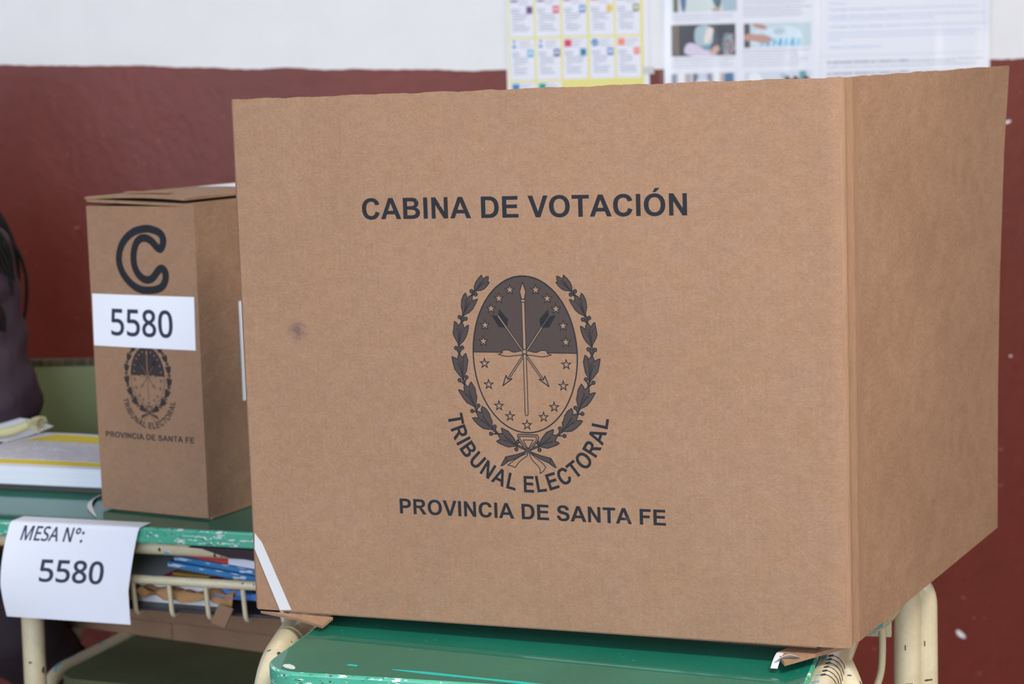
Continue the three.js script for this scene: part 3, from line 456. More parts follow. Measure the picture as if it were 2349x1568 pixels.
// ---------------------------------------------------------------- papers on the far desk
{
  const slab = (u0, u1, w0, w1, y0, y1, r = 0.001) => { const g = new RoundedBoxGeometry(u1 - u0, y1 - y0, w1 - w0, 1, r); const m = new THREE.Matrix4().makeBasis(lu, V(0, 1, 0), lw.clone().negate()); m.setPosition(onL((u0 + u1) / 2, (y0 + y1) / 2, (w0 + w1) / 2)); return g.applyMatrix4(m); };
  single('dark_folder', slab(-0.4, -0.1, 0.185, 0.41, TOP, TOP + 0.009), std({ color: col(74, 70, 66), roughness: 0.7 }), 'thin dark grey folder under the stack of printed sheets', 'folder');
  const stack = thing('paper_stack', 'thick stack of sheets with yellow bands printed on top, left of ballot box', 'paper stack');
  part('sheets', slab(-0.405, -0.098, 0.178, 0.405, TOP + 0.009, TOP + 0.036, 0.002), std({ map: texOf(pixels(64, 256, (i, j) => { const v = 226 + (hash(0, j, 4) - 0.5) * 26; return [v - 4, v, v + 8]; }), true, [1, 1]), roughness: 0.85 }), stack);
  const [c, x] = canvas(1024, 700); x.fillStyle = '#e8e9f2'; x.fillRect(0, 0, 1024, 700); x.fillStyle = '#ead23c'; x.fillRect(0, 560, 1024, 90); x.beginPath(); x.moveTo(180, 30); x.lineTo(1024, 30); x.lineTo(1024, 170); x.lineTo(60, 170); x.fill();
  for (let k = 0; k < 2600; k++) { const yy = 170 + Math.floor(rnd() * 26) * 14.5, xx = rnd() * 1010; x.fillStyle = ['#8d8fa6', '#a8aabd', '#b9a3b0', '#9a97ae', '#c0b0a0', '#c79a94', '#8f9ab8', '#a9a78a'][Math.floor(rnd() * 8)]; x.fillRect(xx, yy, rr(8, 46), 6); }
  part('printed_cover', sheet((s, v) => onL(-0.405 + s * 0.307, TOP + 0.0365 + 0.002 * Math.sin(s * 5) * v + 0.006 * v * v * (1 - s), 0.178 + v * 0.227), 20, 12, 0.0008), std({ map: texOf(c), roughness: 0.7 }), stack);
  // sheets bulging open at the far left corner of the stack
  single('loose_sheet', sheet((s, v) => onL(-0.53 + s * 0.13 + v * 0.03, TOP + 0.0375 + 0.008 * v * v + 0.010 * Math.sin(s * 3) * v + 0.006 * (1 - s) + 0.004, 0.33 + v * 0.09 ), 10, 10, 0.0006), M.paper, 'blank white loose sheet lying on the yellow-banded stack', 'paper');
  const rope = thing('rope_end', 'frayed cream rope end lying on the far corner of the paper stack', 'rope');
  M.rope = std({ color: col(206, 198, 150), roughness: 0.95 });
  part('rope_body', tube([onL(-0.52, TOP + 0.05, 0.31), onL(-0.44, TOP + 0.05, 0.33), onL(-0.395, TOP + 0.056, 0.342), onL(-0.372, TOP + 0.066, 0.352)], 0.0072, 0.03, 10), M.rope, rope);
  const fr = []; for (let k = 0; k < 40; k++) { const a = rnd() * 6.28, r = 0.010 * Math.sqrt(rnd()); fr.push(tube([onL(-0.378, TOP + 0.063, 0.35), onL(-0.366 + r * 0.6, TOP + 0.070 + Math.sin(a) * r, 0.352 + Math.cos(a) * r), onL(-0.356 + r * 0.9, TOP + 0.071 + Math.sin(a) * r * 1.6 - 0.006, 0.352 + Math.cos(a) * r * 1.6)], 0.0011, 0.01, 5)); }
  const fray = part('frayed_strands', mergeGeometries(fr), M.rope, rope); fray.userData.kind = 'stuff';
  // curled strip of clear tape beside the ballot box
  single('tape_curl', sheet((s, v) => onL(-0.146 + s * 0.066 - 0.016 * Math.sin(s * 3.14) + v * 0.008 * Math.sin(0.4 + s * 2.4), TOP + 0.001 + 0.004 * v * Math.sin(s * 3.14), 0.172 - s * 0.128), 16, 4, 0.0003), std({ color: col(214, 214, 206), roughness: 0.5 }), 'curled strip of whitish tape stuck on the desk beside ballot box', 'tape');
}

// ---------------------------------------------------------------- what lies in the wire basket
{
  const G = 'papers stuffed in the wire basket';
  const book = (name, label, cat, u, w, y, ww, dd, h, turn, tilt, mat) => { const m = single(name, rbox(ww, h, dd, Math.min(0.0012, h * 0.3), ww / 2, h / 2, -dd / 2), mat, label, cat, G); m.position.copy(onL(u, y, w)); m.rotation.order = 'YZX'; m.rotation.set(0, -TA - turn, tilt); return m; };
  const plain = (r, g, b, ro = 0.5) => std({ color: col(r, g, b), roughness: ro });
  book('dark_tray', 'dark plastic sheet lying on the wires at the bottom of basket', 'plastic sheet', -0.14, 0.03, 0.5955, 0.42, 0.30, 0.004, 0, 0, plain(58, 52, 58, 0.4));
  book('paper_pile', 'stack of white papers under the coloured booklets in basket', 'papers', -0.10, 0.06, 0.5996, 0.20, 0.2, 0.036, 0.04, 0, plain(226, 226, 226, 0.9));
  book('pink_booklet', 'thin pink paper lowest in the pile inside the basket', 'paper', 0.012, 0.045, 0.6358, 0.085, 0.21, 0.003, 0.1, 0, plain(190, 60, 90));
  book('ochre_folder', 'ochre card folder between the pink paper and blue booklets', 'folder', 0.028, 0.055, 0.639, 0.06, 0.2, 0.0042, 0.14, 0, plain(150, 118, 52));
  const blue = pixels(256, 16, (i, j) => (vnoise(i / 14, j / 5, 201) > 0.74 ? [200, 205, 215] : mixc([42, 112, 172], [70, 130, 170], vnoise(i / 30, j / 3, 202))));
  const stripes = pixels(512, 16, (i) => (i < 165 ? [196, 62, 56] : i < 345 ? [226, 226, 238] : i < 440 ? [200, 66, 58] : [224, 224, 238]));
  const six = (mSide, mTop) => [mSide, mSide, mTop, mTop, mSide, mSide];
  const spine = (name, label, u, w, y, ww, dd, h, turn, tilt, cnv, top) => { const m = single(name, box(ww, h, dd, ww / 2, h / 2, -dd / 2), six(std({ map: texOf(cnv), roughness: 0.5 }), top), label, 'booklet', G); m.position.copy(onL(u, y, w)); m.rotation.order = 'YZX'; m.rotation.set(0, -TA - turn, tilt); };
  spine('blue_booklet', 'lower blue booklet in the basket pile', 0.018, 0.062, 0.649, 0.25, 0.18, 0.008, 0.14, -0.07, blue, plain(52, 116, 170));
  spine('blue_booklet', 'upper blue booklet just under the red and white booklet', 0.026, 0.066, 0.6574, 0.25, 0.18, 0.007, 0.14, -0.07, blue, plain(60, 120, 170));
  spine('striped_booklet', 'booklet with red and white spine on top of the basket pile', 0.03, 0.068, 0.6648, 0.26, 0.17, 0.011, 0.14, -0.07, stripes, plain(225, 225, 232));
  // a dark bag pushed in over the booklets
  { const sh = new THREE.Shape(); sh.moveTo(0.082, 0.693); for (let k = 1; k <= 12; k++) sh.lineTo(0.082 + 0.02 * k, 0.694 - 0.0033 * k + 0.002 * Math.sin(k * 1.7)); sh.lineTo(0.322, 0.6938); sh.lineTo(0.09, 0.6938);
    const g = new THREE.ExtrudeGeometry(sh, { depth: 0.010, bevelEnabled: true, bevelSize: 0.001, bevelThickness: 0.002, bevelSegments: 2 }).applyMatrix4(new THREE.Matrix4().makeBasis(lu, V(0, 1, 0), lw.clone().negate()).setPosition(LO.clone().addScaledVector(lw, 0.0155)));
    single('dark_bag', g, phys({ color: col(46, 34, 38), roughness: 0.4 }), 'dark plastic bag hanging under the desk rim above the booklets', 'bag'); }
  // crumpled kraft paper and a scrap of cardboard low in the basket
  const crumple = (name, label, cat, u0, u1, w0, w1, y, amp, mat, sd) => single(name, sheet((s, v) => onL(u0 + (u1 - u0) * s, y + amp * (vnoise(s * 5, v * 4, sd) + 0.4 * vnoise(s * 13, v * 11, sd + 1)) , w0 + (w1 - w0) * v), 30, 20, 0.0006), mat, label, cat, G);
  crumple('kraft_paper', 'crumpled brown wrapping paper lying low in the wire basket', 'paper', -0.03, 0.13, 0.026, 0.056, 0.6025, 0.022, std({ color: col(166, 124, 80), roughness: 0.8 }), 301);
  crumple('blue_bag', 'crumpled blue plastic strip beside the brown wrapping paper', 'bag', 0.10, 0.25, 0.03, 0.06, 0.614, 0.012, std({ color: col(84, 130, 200), roughness: 0.3 }), 311);
  const scrap = single('cardboard_scrap', rbox(0.022, 0.0035, 0.028, 0.001, 0, 0, 0), M.kraft, 'small taped cardboard scrap hanging through the basket wires', 'cardboard', G); scrap.position.copy(onL(0.126, 0.602, 0.006)); scrap.rotation.set(1.15, -0.4, 0.2);
}

// ---------------------------------------------------------------- chairs behind the far desk
function schoolChair(label, x, z, turn, paint = M.olive) {
  const g = thing('school_chair', label, 'chair', 'olive school chairs'); g.position.set(x, 0, z); g.rotation.y = turn;   // front faces +z
  const round = (w, h, r) => { const s = new THREE.Shape(); s.moveTo(-w / 2 + r, -h / 2); s.lineTo(w / 2 - r, -h / 2); s.absarc(w / 2 - r, -h / 2 + r, r, -Math.PI / 2, 0); s.lineTo(w / 2, h / 2 - r); s.absarc(w / 2 - r, h / 2 - r, r, 0, Math.PI / 2); s.lineTo(-w / 2 + r, h / 2); s.absarc(-w / 2 + r, h / 2 - r, r, Math.PI / 2, Math.PI); s.lineTo(-w / 2, -h / 2 + r); s.absarc(-w / 2 + r, -h / 2 + r, r, Math.PI, Math.PI * 1.5); return s; };
  part('seat', new THREE.ExtrudeGeometry(round(0.37, 0.38, 0.04), { depth: 0.012, bevelEnabled: true, bevelSize: 0.002, bevelThickness: 0.002, bevelSegments: 2 }).rotateX(-Math.PI / 2).translate(0, 0.436, 0), M.olive, g);
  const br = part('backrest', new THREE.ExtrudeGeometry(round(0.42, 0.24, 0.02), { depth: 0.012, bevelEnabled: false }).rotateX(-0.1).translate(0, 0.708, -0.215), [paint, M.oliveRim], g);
  part('worn_edge', rbox(0.424, 0.013, 0.017, 0.003, 0, 0.8235, -0.2205), M.oliveRim, g);
  for (const s of [-1, 1]) { part('side_tube', tube([V(s * 0.205, 0.004, 0.2), V(s * 0.205, 0.445, 0.19), V(s * 0.205, 0.445, -0.2), V(s * 0.205, 0.004, -0.23)], 0.011, 0.06, 12), M.cream, g); part('back_post', tube([V(s * 0.19, 0.445, -0.19), V(s * 0.185, 0.81, -0.236)], 0.010, 0.05, 12), M.cream, g); }
  part('crossbar', tube([V(-0.205, 0.425, 0.12), V(0.205, 0.425, 0.12)], 0.009), M.cream, g); part('crossbar', tube([V(-0.205, 0.425, -0.14), V(0.205, 0.425, -0.14)], 0.009), M.cream, g);
  return g;
}
schoolChair('olive school chair pushed under the desk, carton lying on its seat', -0.44, -2.885, -0.37);
schoolChair('olive school chair with dark worn top rail behind the person in purple', -0.905, -3.21, -0.05, M.oliveLit);
// flat carton lying on the seat
{
  const g = thing('carton', 'low brown cardboard carton on the chair seat under the wire basket', 'carton'); g.position.set(-0.7734, 0.4505, -3.0793); g.rotation.y = -0.4988;
  part('carton_body', rbox(0.54, 0.085, 0.2, 0.003, 0.27, 0.0425, -0.1), M.kraft, g); part('carton_flap', rbox(0.26, 0.026, 0.003, 0.001, 0.14, 0.0135, 0.0016), M.kraft, g); part('carton_flap', rbox(0.265, 0.028, 0.003, 0.001, 0.404, 0.0145, 0.0016), M.kraft, g);
}

// ---------------------------------------------------------------- the person seated at the left edge
{
  const who = thing('person', 'person in a dark purple jacket with long dark hair, seated at far left', 'person'); who.position.set(-0.06, 0, 0);
  const smin = (a, b, k) => { const h = Math.max(k - Math.abs(a - b), 0) / k; return Math.min(a, b) - h * h * k * 0.25; };
  const cap = (p, a, b, ra, rb) => { const ba = b.clone().sub(a), pa = p.clone().sub(a), h = Math.min(1, Math.max(0, pa.dot(ba) / ba.lengthSq())); return pa.addScaledVector(ba, -h).length() - (ra + (rb - ra) * h); };
  const ell = (p, c, r) => { const q = V((p.x - c.x) / r.x, (p.y - c.y) / r.y, (p.z - c.z) / r.z), k = q.length(); return (k - 1) * Math.min(r.x, r.y, r.z); };
  function mesh(f, lo, hi, cell) {
    const size = Math.max(hi.x - lo.x, hi.y - lo.y, hi.z - lo.z), n = Math.ceil(size / cell) + 3, c = lo.clone().add(hi).multiplyScalar(0.5), half = size / 2 + cell;
    const mc = new MarchingCubes(n, new THREE.MeshBasicMaterial(), false, false, 260000); mc.isolation = 0; const p = V(0, 0, 0);
    for (let k = 0; k < n; k++) for (let j = 0; j < n; j++) for (let i = 0; i < n; i++) { p.set((i - n / 2) / (n / 2) * half + c.x, (j - n / 2) / (n / 2) * half + c.y, (k - n / 2) / (n / 2) * half + c.z); const inb = p.x > lo.x - cell && p.x < hi.x + cell && p.y > lo.y - cell && p.y < hi.y + cell && p.z > lo.z - cell && p.z < hi.z + cell; mc.field[i + j * n + k * n * n] = inb ? -f(p) : -1; }
    mc.update(); const g = new THREE.BufferGeometry(); g.setAttribute('position', new THREE.BufferAttribute(mc.positionArray.slice(0, mc.count * 3), 3)); g.scale(half, half, half).translate(c.x, c.y, c.z);
    const w = mergeVertices(g, 1e-5); w.computeVertexNormals(); return w;
  }
  const hip = V(-1.0, 0.53, -3.24), neck = V(-0.985, 1.12, -3.26), head = V(-0.985, 1.275, -3.235);
  const sL = V(-0.822, 1.025, -3.2), eL = V(-0.772, 0.80, -3.14), hL = V(-0.83, 0.612, -3.08), sR = V(-1.16, 1.03, -3.26), eR = V(-1.24, 0.80, -3.16), hR = V(-1.09, 0.62, -3.06);
  const kL = V(-0.72, 0.485, -2.93), fL = V(-0.55, 0.07, -3.3), kR = V(-1.07, 0.515, -2.83), fR = V(-1.08, 0.07, -2.8);
  const torso = (p, e) => { let d = cap(p, hip, V(-0.99, 0.78, -3.25), 0.125 + e, 0.118 + e); d = smin(d, ell(p, V(-0.985, 0.93, -3.25), V(0.165 + e, 0.2 + e, 0.11 + e)), 0.08); return d; };
  const arms = (p, e) => Math.min(smin(cap(p, sL, eL, 0.056 + e, 0.045 + e), cap(p, eL, hL, 0.044 + e, 0.030 + e), 0.03), smin(cap(p, sR, eR, 0.056 + e, 0.045 + e), cap(p, eR, hR, 0.044 + e, 0.030 + e), 0.03));
  const legs = (p, e) => Math.min(smin(cap(p, V(-0.93, 0.53, -3.22), kL, 0.08 + e, 0.055 + e), cap(p, kL, fL, 0.052 + e, 0.036 + e), 0.03), smin(cap(p, V(-1.06, 0.53, -3.22), kR, 0.08 + e, 0.055 + e), cap(p, kR, fR, 0.052 + e, 0.036 + e), 0.03));
  const fold = (p) => 0.0028 * Math.sin(p.y * 62 + p.x * 34 + 3 * Math.sin(p.y * 13)) + 0.0018 * Math.sin(p.y * 110 - p.x * 70 + p.z * 40);
  const body = (p) => { let d = smin(torso(p, -0.012), arms(p, -0.012), 0.05); d = smin(d, legs(p, -0.012), 0.05); d = smin(d, cap(p, V(-0.985, 1.04, -3.26), V(-0.985, 1.2, -3.245), 0.05, 0.048), 0.04); return d; };
  const headf = (p) => { let d = ell(p, head, V(0.072, 0.098, 0.088)); d = smin(d, ell(p, head.clone().add(V(0, -0.062, 0.03)), V(0.048, 0.045, 0.05)), 0.04); d = smin(d, cap(p, head.clone().add(V(0, 0.012, 0.084)), head.clone().add(V(0, -0.022, 0.1)), 0.007, 0.012), 0.015); d = smin(d, cap(p, head.clone().add(V(-0.02, -0.055, 0.08)), head.clone().add(V(0.02, -0.055, 0.08)), 0.007, 0.007), 0.012); for (const s of [-1, 1]) { d = smin(d, ell(p, head.clone().add(V(s * 0.074, -0.005, 0)), V(0.01, 0.03, 0.018)), 0.01); d = Math.max(d, -ell(p, head.clone().add(V(s * 0.03, 0.012, 0.092)), V(0.014, 0.009, 0.012))); } return smin(d, cap(p, V(-0.985, 1.16, -3.25), V(-0.985, 1.23, -3.245), 0.048, 0.05), 0.03); };
  const hand = (h, s, other) => (p) => { const dir = V(other * 0.45, -0.02, 0.75).normalize(), side = V(dir.z, 0, -dir.x).multiplyScalar(s); let d = cap(p, h, h.clone().addScaledVector(dir, 0.07), 0.026, 0.022); d = smin(d, cap(p, h.clone().addScaledVector(side, 0.014), h.clone().addScaledVector(dir, 0.075).addScaledVector(side, 0.022), 0.02, 0.015), 0.02); for (let k = 0; k < 4; k++) { const b = h.clone().addScaledVector(dir, 0.075).addScaledVector(side, 0.03 - k * 0.02), l = [0.032, 0.036, 0.034, 0.026][k], m = b.clone().addScaledVector(dir, l), e = m.clone().addScaledVector(dir, l * 0.8).add(V(0, -0.012, 0)); d = Math.min(d, smin(cap(p, b, m, 0.0095, 0.0088), cap(p, m, e, 0.0088, 0.0075), 0.004)); } const tb = h.clone().addScaledVector(dir, 0.02).addScaledVector(side, 0.03), tm = tb.clone().addScaledVector(dir, 0.03).addScaledVector(side, 0.022); return smin(d, smin(cap(p, tb, tm, 0.012, 0.0105), cap(p, tm, tm.clone().addScaledVector(dir, 0.03), 0.0105, 0.009), 0.004), 0.012); };
  const skin = std({ color: col(176, 128, 104), roughness: 0.6 });
  const bodyGeo = mergeGeometries([mesh(body, V(-1.34, 0.03, -3.45), V(-0.68, 1.22, -2.72), 0.014), mesh(headf, V(-1.09, 1.13, -3.35), V(-0.88, 1.39, -3.1), 0.005), mesh(hand(hL, -1, -1), V(-0.99, 0.55, -3.14), V(-0.76, 0.67, -2.92), 0.0035), mesh(hand(hR, 1, 1), V(-1.16, 0.56, -3.12), V(-0.95, 0.68, -2.89), 0.0035)].map((g) => { g.deleteAttribute('uv'); return g; }));
  part('body', bodyGeo, skin, who);
  M.jacket = phys({ color: col(46, 26, 38), roughness: 0.7, sheen: 0.15, sheenColor: col(120, 80, 110), sheenRoughness: 0.5 });
  const jacket = part('jacket', mesh((p) => Math.max(smin(torso(p, 0.022), Math.max(arms(p, 0.014), 0.035 - p.distanceTo(hL), 0.035 - p.distanceTo(hR)), 0.06) + fold(p), 0.56 - p.y, p.y - 1.13 + 0), V(-1.36, 0.55, -3.42), V(-0.66, 1.16, -2.93), 0.011), M.jacket, who);
  part('collar', mesh((p) => Math.max(Math.abs(cap(p, V(-0.985, 1.0, -3.26), V(-0.985, 1.2, -3.25), 0.075, 0.066)) - 0.006, p.y - 1.17, 1.06 - p.y), V(-1.08, 1.05, -3.36), V(-0.89, 1.18, -3.15), 0.006), M.jacket, who);
  M.trouser = std({ color: col(42, 28, 36), roughness: 0.85 });
  part('trousers', mesh((p) => Math.max(smin(legs(p, 0.012), cap(p, hip, V(-1.0, 0.6, -3.24), 0.135, 0.12), 0.06) + fold(p) * 0.5, 0.1 - p.y), V(-1.22, 0.09, -3.42), V(-0.48, 0.68, -2.7), 0.014), M.trouser, who);
  for (const f of [fL, fR]) part('shoe', mesh((p) => Math.max(smin(cap(p, V(f.x, 0.05, f.z), V(f.x, 0.045, f.z + 0.16), 0.046, 0.038), cap(p, V(f.x, 0.06, f.z), V(f.x, 0.1, f.z), 0.046, 0.044), 0.03), 0.003 - p.y), V(f.x - 0.06, 0, f.z - 0.06), V(f.x + 0.06, 0.13, f.z + 0.21), 0.008), std({ color: col(28, 26, 28), roughness: 0.6 }), who);
  for (const s of [-1, 1]) { const e = part('eye', new THREE.SphereGeometry(0.0105, 16, 12).translate(head.x + s * 0.03, head.y + 0.011, head.z + 0.0745), std({ color: col(226, 222, 216), roughness: 0.2 }), who); part('iris', new THREE.SphereGeometry(0.0062, 12, 8).translate(head.x + s * 0.03, head.y + 0.011, head.z + 0.0802), std({ color: col(52, 34, 24), roughness: 0.2 }), e); }
  // hair: a cap over the skull and long wavy locks falling over the shoulders
  const hairM = phys({ color: col(18, 12, 10), roughness: 0.7, specularIntensity: 0.5 }), locks = [];
  locks.push(mesh((p) => Math.max(ell(p, head.clone().add(V(0, 0.012, -0.016)), V(0.09, 0.112, 0.1)), -ell(p, head.clone().add(V(0, -0.03, 0.06)), V(0.066, 0.085, 0.075))), V(-1.09, 1.13, -3.37), V(-0.88, 1.41, -3.12), 0.007));
  for (let k = 0; k < 420; k++) {                                  // locks that fall beside the face and over both shoulders
    const s = k % 5 === 0 ? -1 : 1, a = rr(-1.2, 1.2), pts = [], out = rr(0.15, 1), drop = rr(0.26, 0.42), ph = rnd() * 6, amp = rr(0.004, 0.014);
    for (let q = 0; q <= 9; q++) { const t = q / 9; const y = head.y + 0.03 - t * drop, e = Math.min(1, Math.max(0, (1.28 - y) / 0.27)), sm = e * e * (3 - 2 * e); pts.push(V(head.x + s * (0.078 + (0.2 + 0.8 * out) * 0.155 * sm + amp * Math.sin(t * 8 + ph)), y, head.z - 0.02 + Math.sin(a) * 0.07 * (1 - t * 0.3) + 0.06 * t + amp * Math.cos(t * 9 + ph))); }
    locks.push(tube(pts, rr(0.0012, 0.0032), 0.02, 5));
  }
  for (let k = 0; k < 150; k++) {                                  // a thick curl hanging off the near shoulder
    const pts = [], ph = rnd() * 0.8, r = 0.014 * Math.sqrt(rnd()), a = rnd() * 6.28, end = rr(0.55, 1);
    for (let q = 0; q <= 12; q++) { const t = q / 12 * end, fat = 1 - 0.6 * t; pts.push(V(-0.845 + 0.075 * Math.sin(Math.min(1, t * 2.2) * 1.57) + 0.014 * Math.sin(t * 9 + ph) + Math.cos(a) * r * fat, 1.11 - 0.035 * Math.min(1, t * 3) - 0.17 * t + Math.sin(a) * r * 0.5, -3.115 + Math.sin(a) * r * fat)); }
    locks.push(tube(pts, rr(0.0012, 0.0026), 0.02, 5));
  }
  part('hair', mergeGeometries(locks.map((g) => { g.deleteAttribute('uv'); return g.index ? g.toNonIndexed() : g; })), hairM, who);
}

// ---------------------------------------------------------------- posters on the wall
{
  const zw = ROOM.z0;
  const lines = (x, x0, y0, w, n, step, h, c, rag = 0.3) => { for (let k = 0; k < n; k++) { x.fillStyle = c; let a = x0; const end = x0 + w * (1 - rag * rnd()); while (a < end) { const l = Math.min(rr(5, 22), end - a); x.fillRect(a, y0 + k * step, l, h); a += l + 4; } } };
  // candidate list: white cards on pale yellow, 270 x 420 mm at 4 px a millimetre
  { const K = 4, [c, x] = canvas(280 * K, 424 * K); x.fillStyle = '#e9ecf4'; x.fillRect(0, 0, 280 * K, 424 * K); x.fillStyle = '#e6df86'; x.fillRect(4 * K, 0, 266 * K, 412 * K);
    const cols = [7, 59, 111, 164, 216];
    const logos = [[['#4b4a86', '#8a3a60'], ['#d8365e', '#f0d0d8'], ['#2b86c6', '#e9ecf4'], ['#e6c860', '#e6c860'], ['#8a8a40', '#e9ecf4']], [['#3fa8da', '#e9ecf4'], ['#2a4c8c', '#e9ecf4'], ['#2b8ab0', '#1c7a9c'], ['#2f78bc', '#e9ecf4'], ['#f08a80', '#f0b0a0']], [['#2b86c6', '#e9ecf4'], ['#18a090', '#18a090'], null, null, null]];
    // rows counted from the lowest: 0 holds two cards only
    for (let r = 0; r < 5; r++) for (let q = 0; q < 5; q++) {
      if (r === 0 && q > 1) continue;
      const X0 = cols[q] * K, Y0 = (424 - (1.2903 + r * 0.0838 - 1.2055) * 1000) * K, odd = r % 2 === 0 && r > 0; x.fillStyle = '#e7e9f4'; x.fillRect(X0, Y0, 48 * K, (r ? 80 : 78) * K);
      const lg = logos[r === 0 ? 2 : odd ? 0 : 1][q] ?? ['#888888', '#eeeeee'];
      x.fillStyle = r === 0 ? lg[0] : (odd ? ['#7a5a96', '#7a5a96', '#c070a0', '#e07050', '#d06080'] : ['#2c7fb8', '#2c7fb8', '#d83a5e', '#2678b8', '#f09078'])[q];
      if (r === 1 && q < 2) { x.fillRect(X0 + 6 * K, Y0 + 3 * K, 5 * K, 4 * K); x.fillRect(X0 + 5 * K, Y0 + 12 * K, 7 * K, 5 * K); } else if (r === 1 && q === 3) { x.beginPath(); x.arc(X0 + 10 * K, Y0 + 10 * K, 7 * K, 0, 7); x.fill(); x.strokeStyle = '#e7e9f4'; x.lineWidth = 2 * K; x.beginPath(); x.moveTo(X0 + 6 * K, Y0 + 12 * K); x.lineTo(X0 + 14 * K, Y0 + 9 * K); x.stroke(); } else x.fillRect(X0 + 3 * K, Y0 + (odd ? 8 : 3) * K, 14 * K, (odd ? 4 : 14) * K);
      lines(x, X0 + 19 * K, Y0 + 4 * K, 26 * K, 4, 4 * K, 1.4 * K, '#a3abbd', 0.5);
      if (r) { x.fillStyle = lg[0]; x.fillRect(X0 + 34 * K, Y0 + 21 * K, 12 * K, 14 * K); x.fillStyle = lg[1]; x.fillRect(X0 + 36 * K, Y0 + 25 * K, 8 * K, 5 * K); lines(x, X0 + 4 * K, Y0 + 26 * K, 17 * K, 2, 5 * K, 2 * K, '#8e98ad', 0.2); lines(x, X0 + 7 * K, Y0 + 36 * K, 34 * K, 3, 5 * K, 2 * K, '#98a2b6', 0.35); lines(x, X0 + 4 * K, Y0 + 51 * K, 14 * K, 1, 5 * K, 1.6 * K, '#a7afc0', 0.1); lines(x, X0 + 7 * K, Y0 + 56 * K, 34 * K, 3, 5 * K, 2 * K, '#98a2b6', 0.35); }
    }
    // bottom edge of the print lies at y = 1.2055 so that the card rows meet the wall where they hang
    const p = single('candidate_poster', sheet((s, v) => V(0.0045 + s * 0.28, 1.2055 + v * 0.424, zw + 0.0034 + 0.0016 * Math.sin(s * 9) * Math.sin(v * 6) ** 2), 20, 20, 0.0004), std({ map: texOf(c), roughness: 0.55 }), 'poster of small white candidate cards on pale yellow, taped to the wall', 'poster');
    single('masking_tape', sheet((s, v) => V(0.272 + s * 0.022, 1.300 + v * 0.014, zw + 0.0062 - s * 0.0028), 4, 2, 0.0002), M.tape, 'torn bit of white tape at the right side of candidate poster', 'tape');
  }
  // rules poster in a clear sleeve: photographs on the left, text on the right
  { const K = 3, Wp = 640, Hp = 560, x0 = 0.314, yb = 1.235, [c, x] = canvas(Wp * K, Hp * K); x.fillStyle = '#e7eaf4'; x.fillRect(0, 0, Wp * K, Hp * K);
    const X = (m) => (m - x0) * 1000 * K, Y = (m) => (Hp - (m - yb) * 1000) * K;
    const photo = (xa, ya, xb, ybm, paint) => { x.save(); x.beginPath(); x.rect(X(xa), Y(ya), X(xb) - X(xa), Y(ybm) - Y(ya)); x.clip(); x.translate(X(xa), Y(ya)); x.scale((X(xb) - X(xa)) / 100, (Y(ybm) - Y(ya)) / 50); paint(); x.restore(); };
    const blob = (f, pts) => { x.fillStyle = f; x.beginPath(); const n = pts.length, m = (i) => [(pts[i % n][0] + pts[(i + 1) % n][0]) / 2, (pts[i % n][1] + pts[(i + 1) % n][1]) / 2]; x.moveTo(...m(n - 1)); for (let i = 0; i < n; i++) x.quadraticCurveTo(...pts[i], ...m(i)); x.fill(); };
    const office = () => { x.fillStyle = '#343a4a'; x.fillRect(0, 0, 100, 50); x.fillStyle = '#5c5048'; x.fillRect(0, 0, 12, 50); x.fillStyle = '#8a7860'; x.fillRect(8, 0, 3, 50); blob('#a9c4cc', [[36, 8], [42, 2], [60, 0], [66, 20], [62, 36], [36, 34]]); blob('#e8dcd8', [[54, 6], [64, 4], [67, 12], [58, 30], [50, 32]]); blob('#d9cfe4', [[18, 50], [22, 30], [34, 28], [52, 40], [70, 44], [70, 50]]); blob('#c89a86', [[56, 48], [66, 34], [76, 34], [74, 46]]); blob('#5f9ba8', [[48, 40], [52, 32], [62, 34], [60, 42]]); blob('#6f8490', [[80, 14], [94, 14], [100, 30], [98, 50], [78, 50]]); for (let k = 0; k < 26; k++) { x.fillStyle = k % 2 ? '#cf7d7d' : '#a9b4c0'; x.fillRect(rr(80, 97), rr(14, 48), 3, 3); } };
    const hands = () => { x.fillStyle = '#c5d8e2'; x.fillRect(0, 0, 100, 50); x.fillStyle = '#4a4650'; x.fillRect(0, 0, 9, 50); blob('#d7e8f4', [[8, 18], [40, 8], [82, 6], [90, 46], [10, 50]]); for (let k = 0; k < 7; k++) blob(k % 2 ? '#5fb4dc' : '#8cc8e6', [[22 + k * 9, 48], [26 + k * 9, 30], [30 + k * 9, 32], [30 + k * 9, 48]]); blob('#b5ced8', [[42, 12], [60, 8], [62, 22], [46, 26]]); blob('#b98a80', [[8, 0], [26, 0], [36, 10], [32, 14], [20, 10]]); blob('#c1958a', [[0, 20], [20, 22], [36, 26], [44, 34], [32, 44], [14, 36], [0, 36]]); x.strokeStyle = '#50586a'; x.lineWidth = 0.8; x.beginPath(); x.moveTo(24, 18); x.lineTo(50, 42); x.stroke(); };
    const street = () => { x.fillStyle = '#cfdcdc'; x.fillRect(0, 0, 100, 50); x.fillStyle = '#a9bfd0'; x.fillRect(78, 0, 22, 50); x.fillStyle = '#6a6258'; x.fillRect(3, 0, 7, 50); blob('#4c6a94', [[12, 0], [24, 0], [22, 50], [15, 50]]); blob('#4a6a78', [[60, 0], [74, 0], [78, 44], [64, 44]]); blob('#c09a8c', [[62, 44], [76, 44], [74, 50], [62, 50]]); };
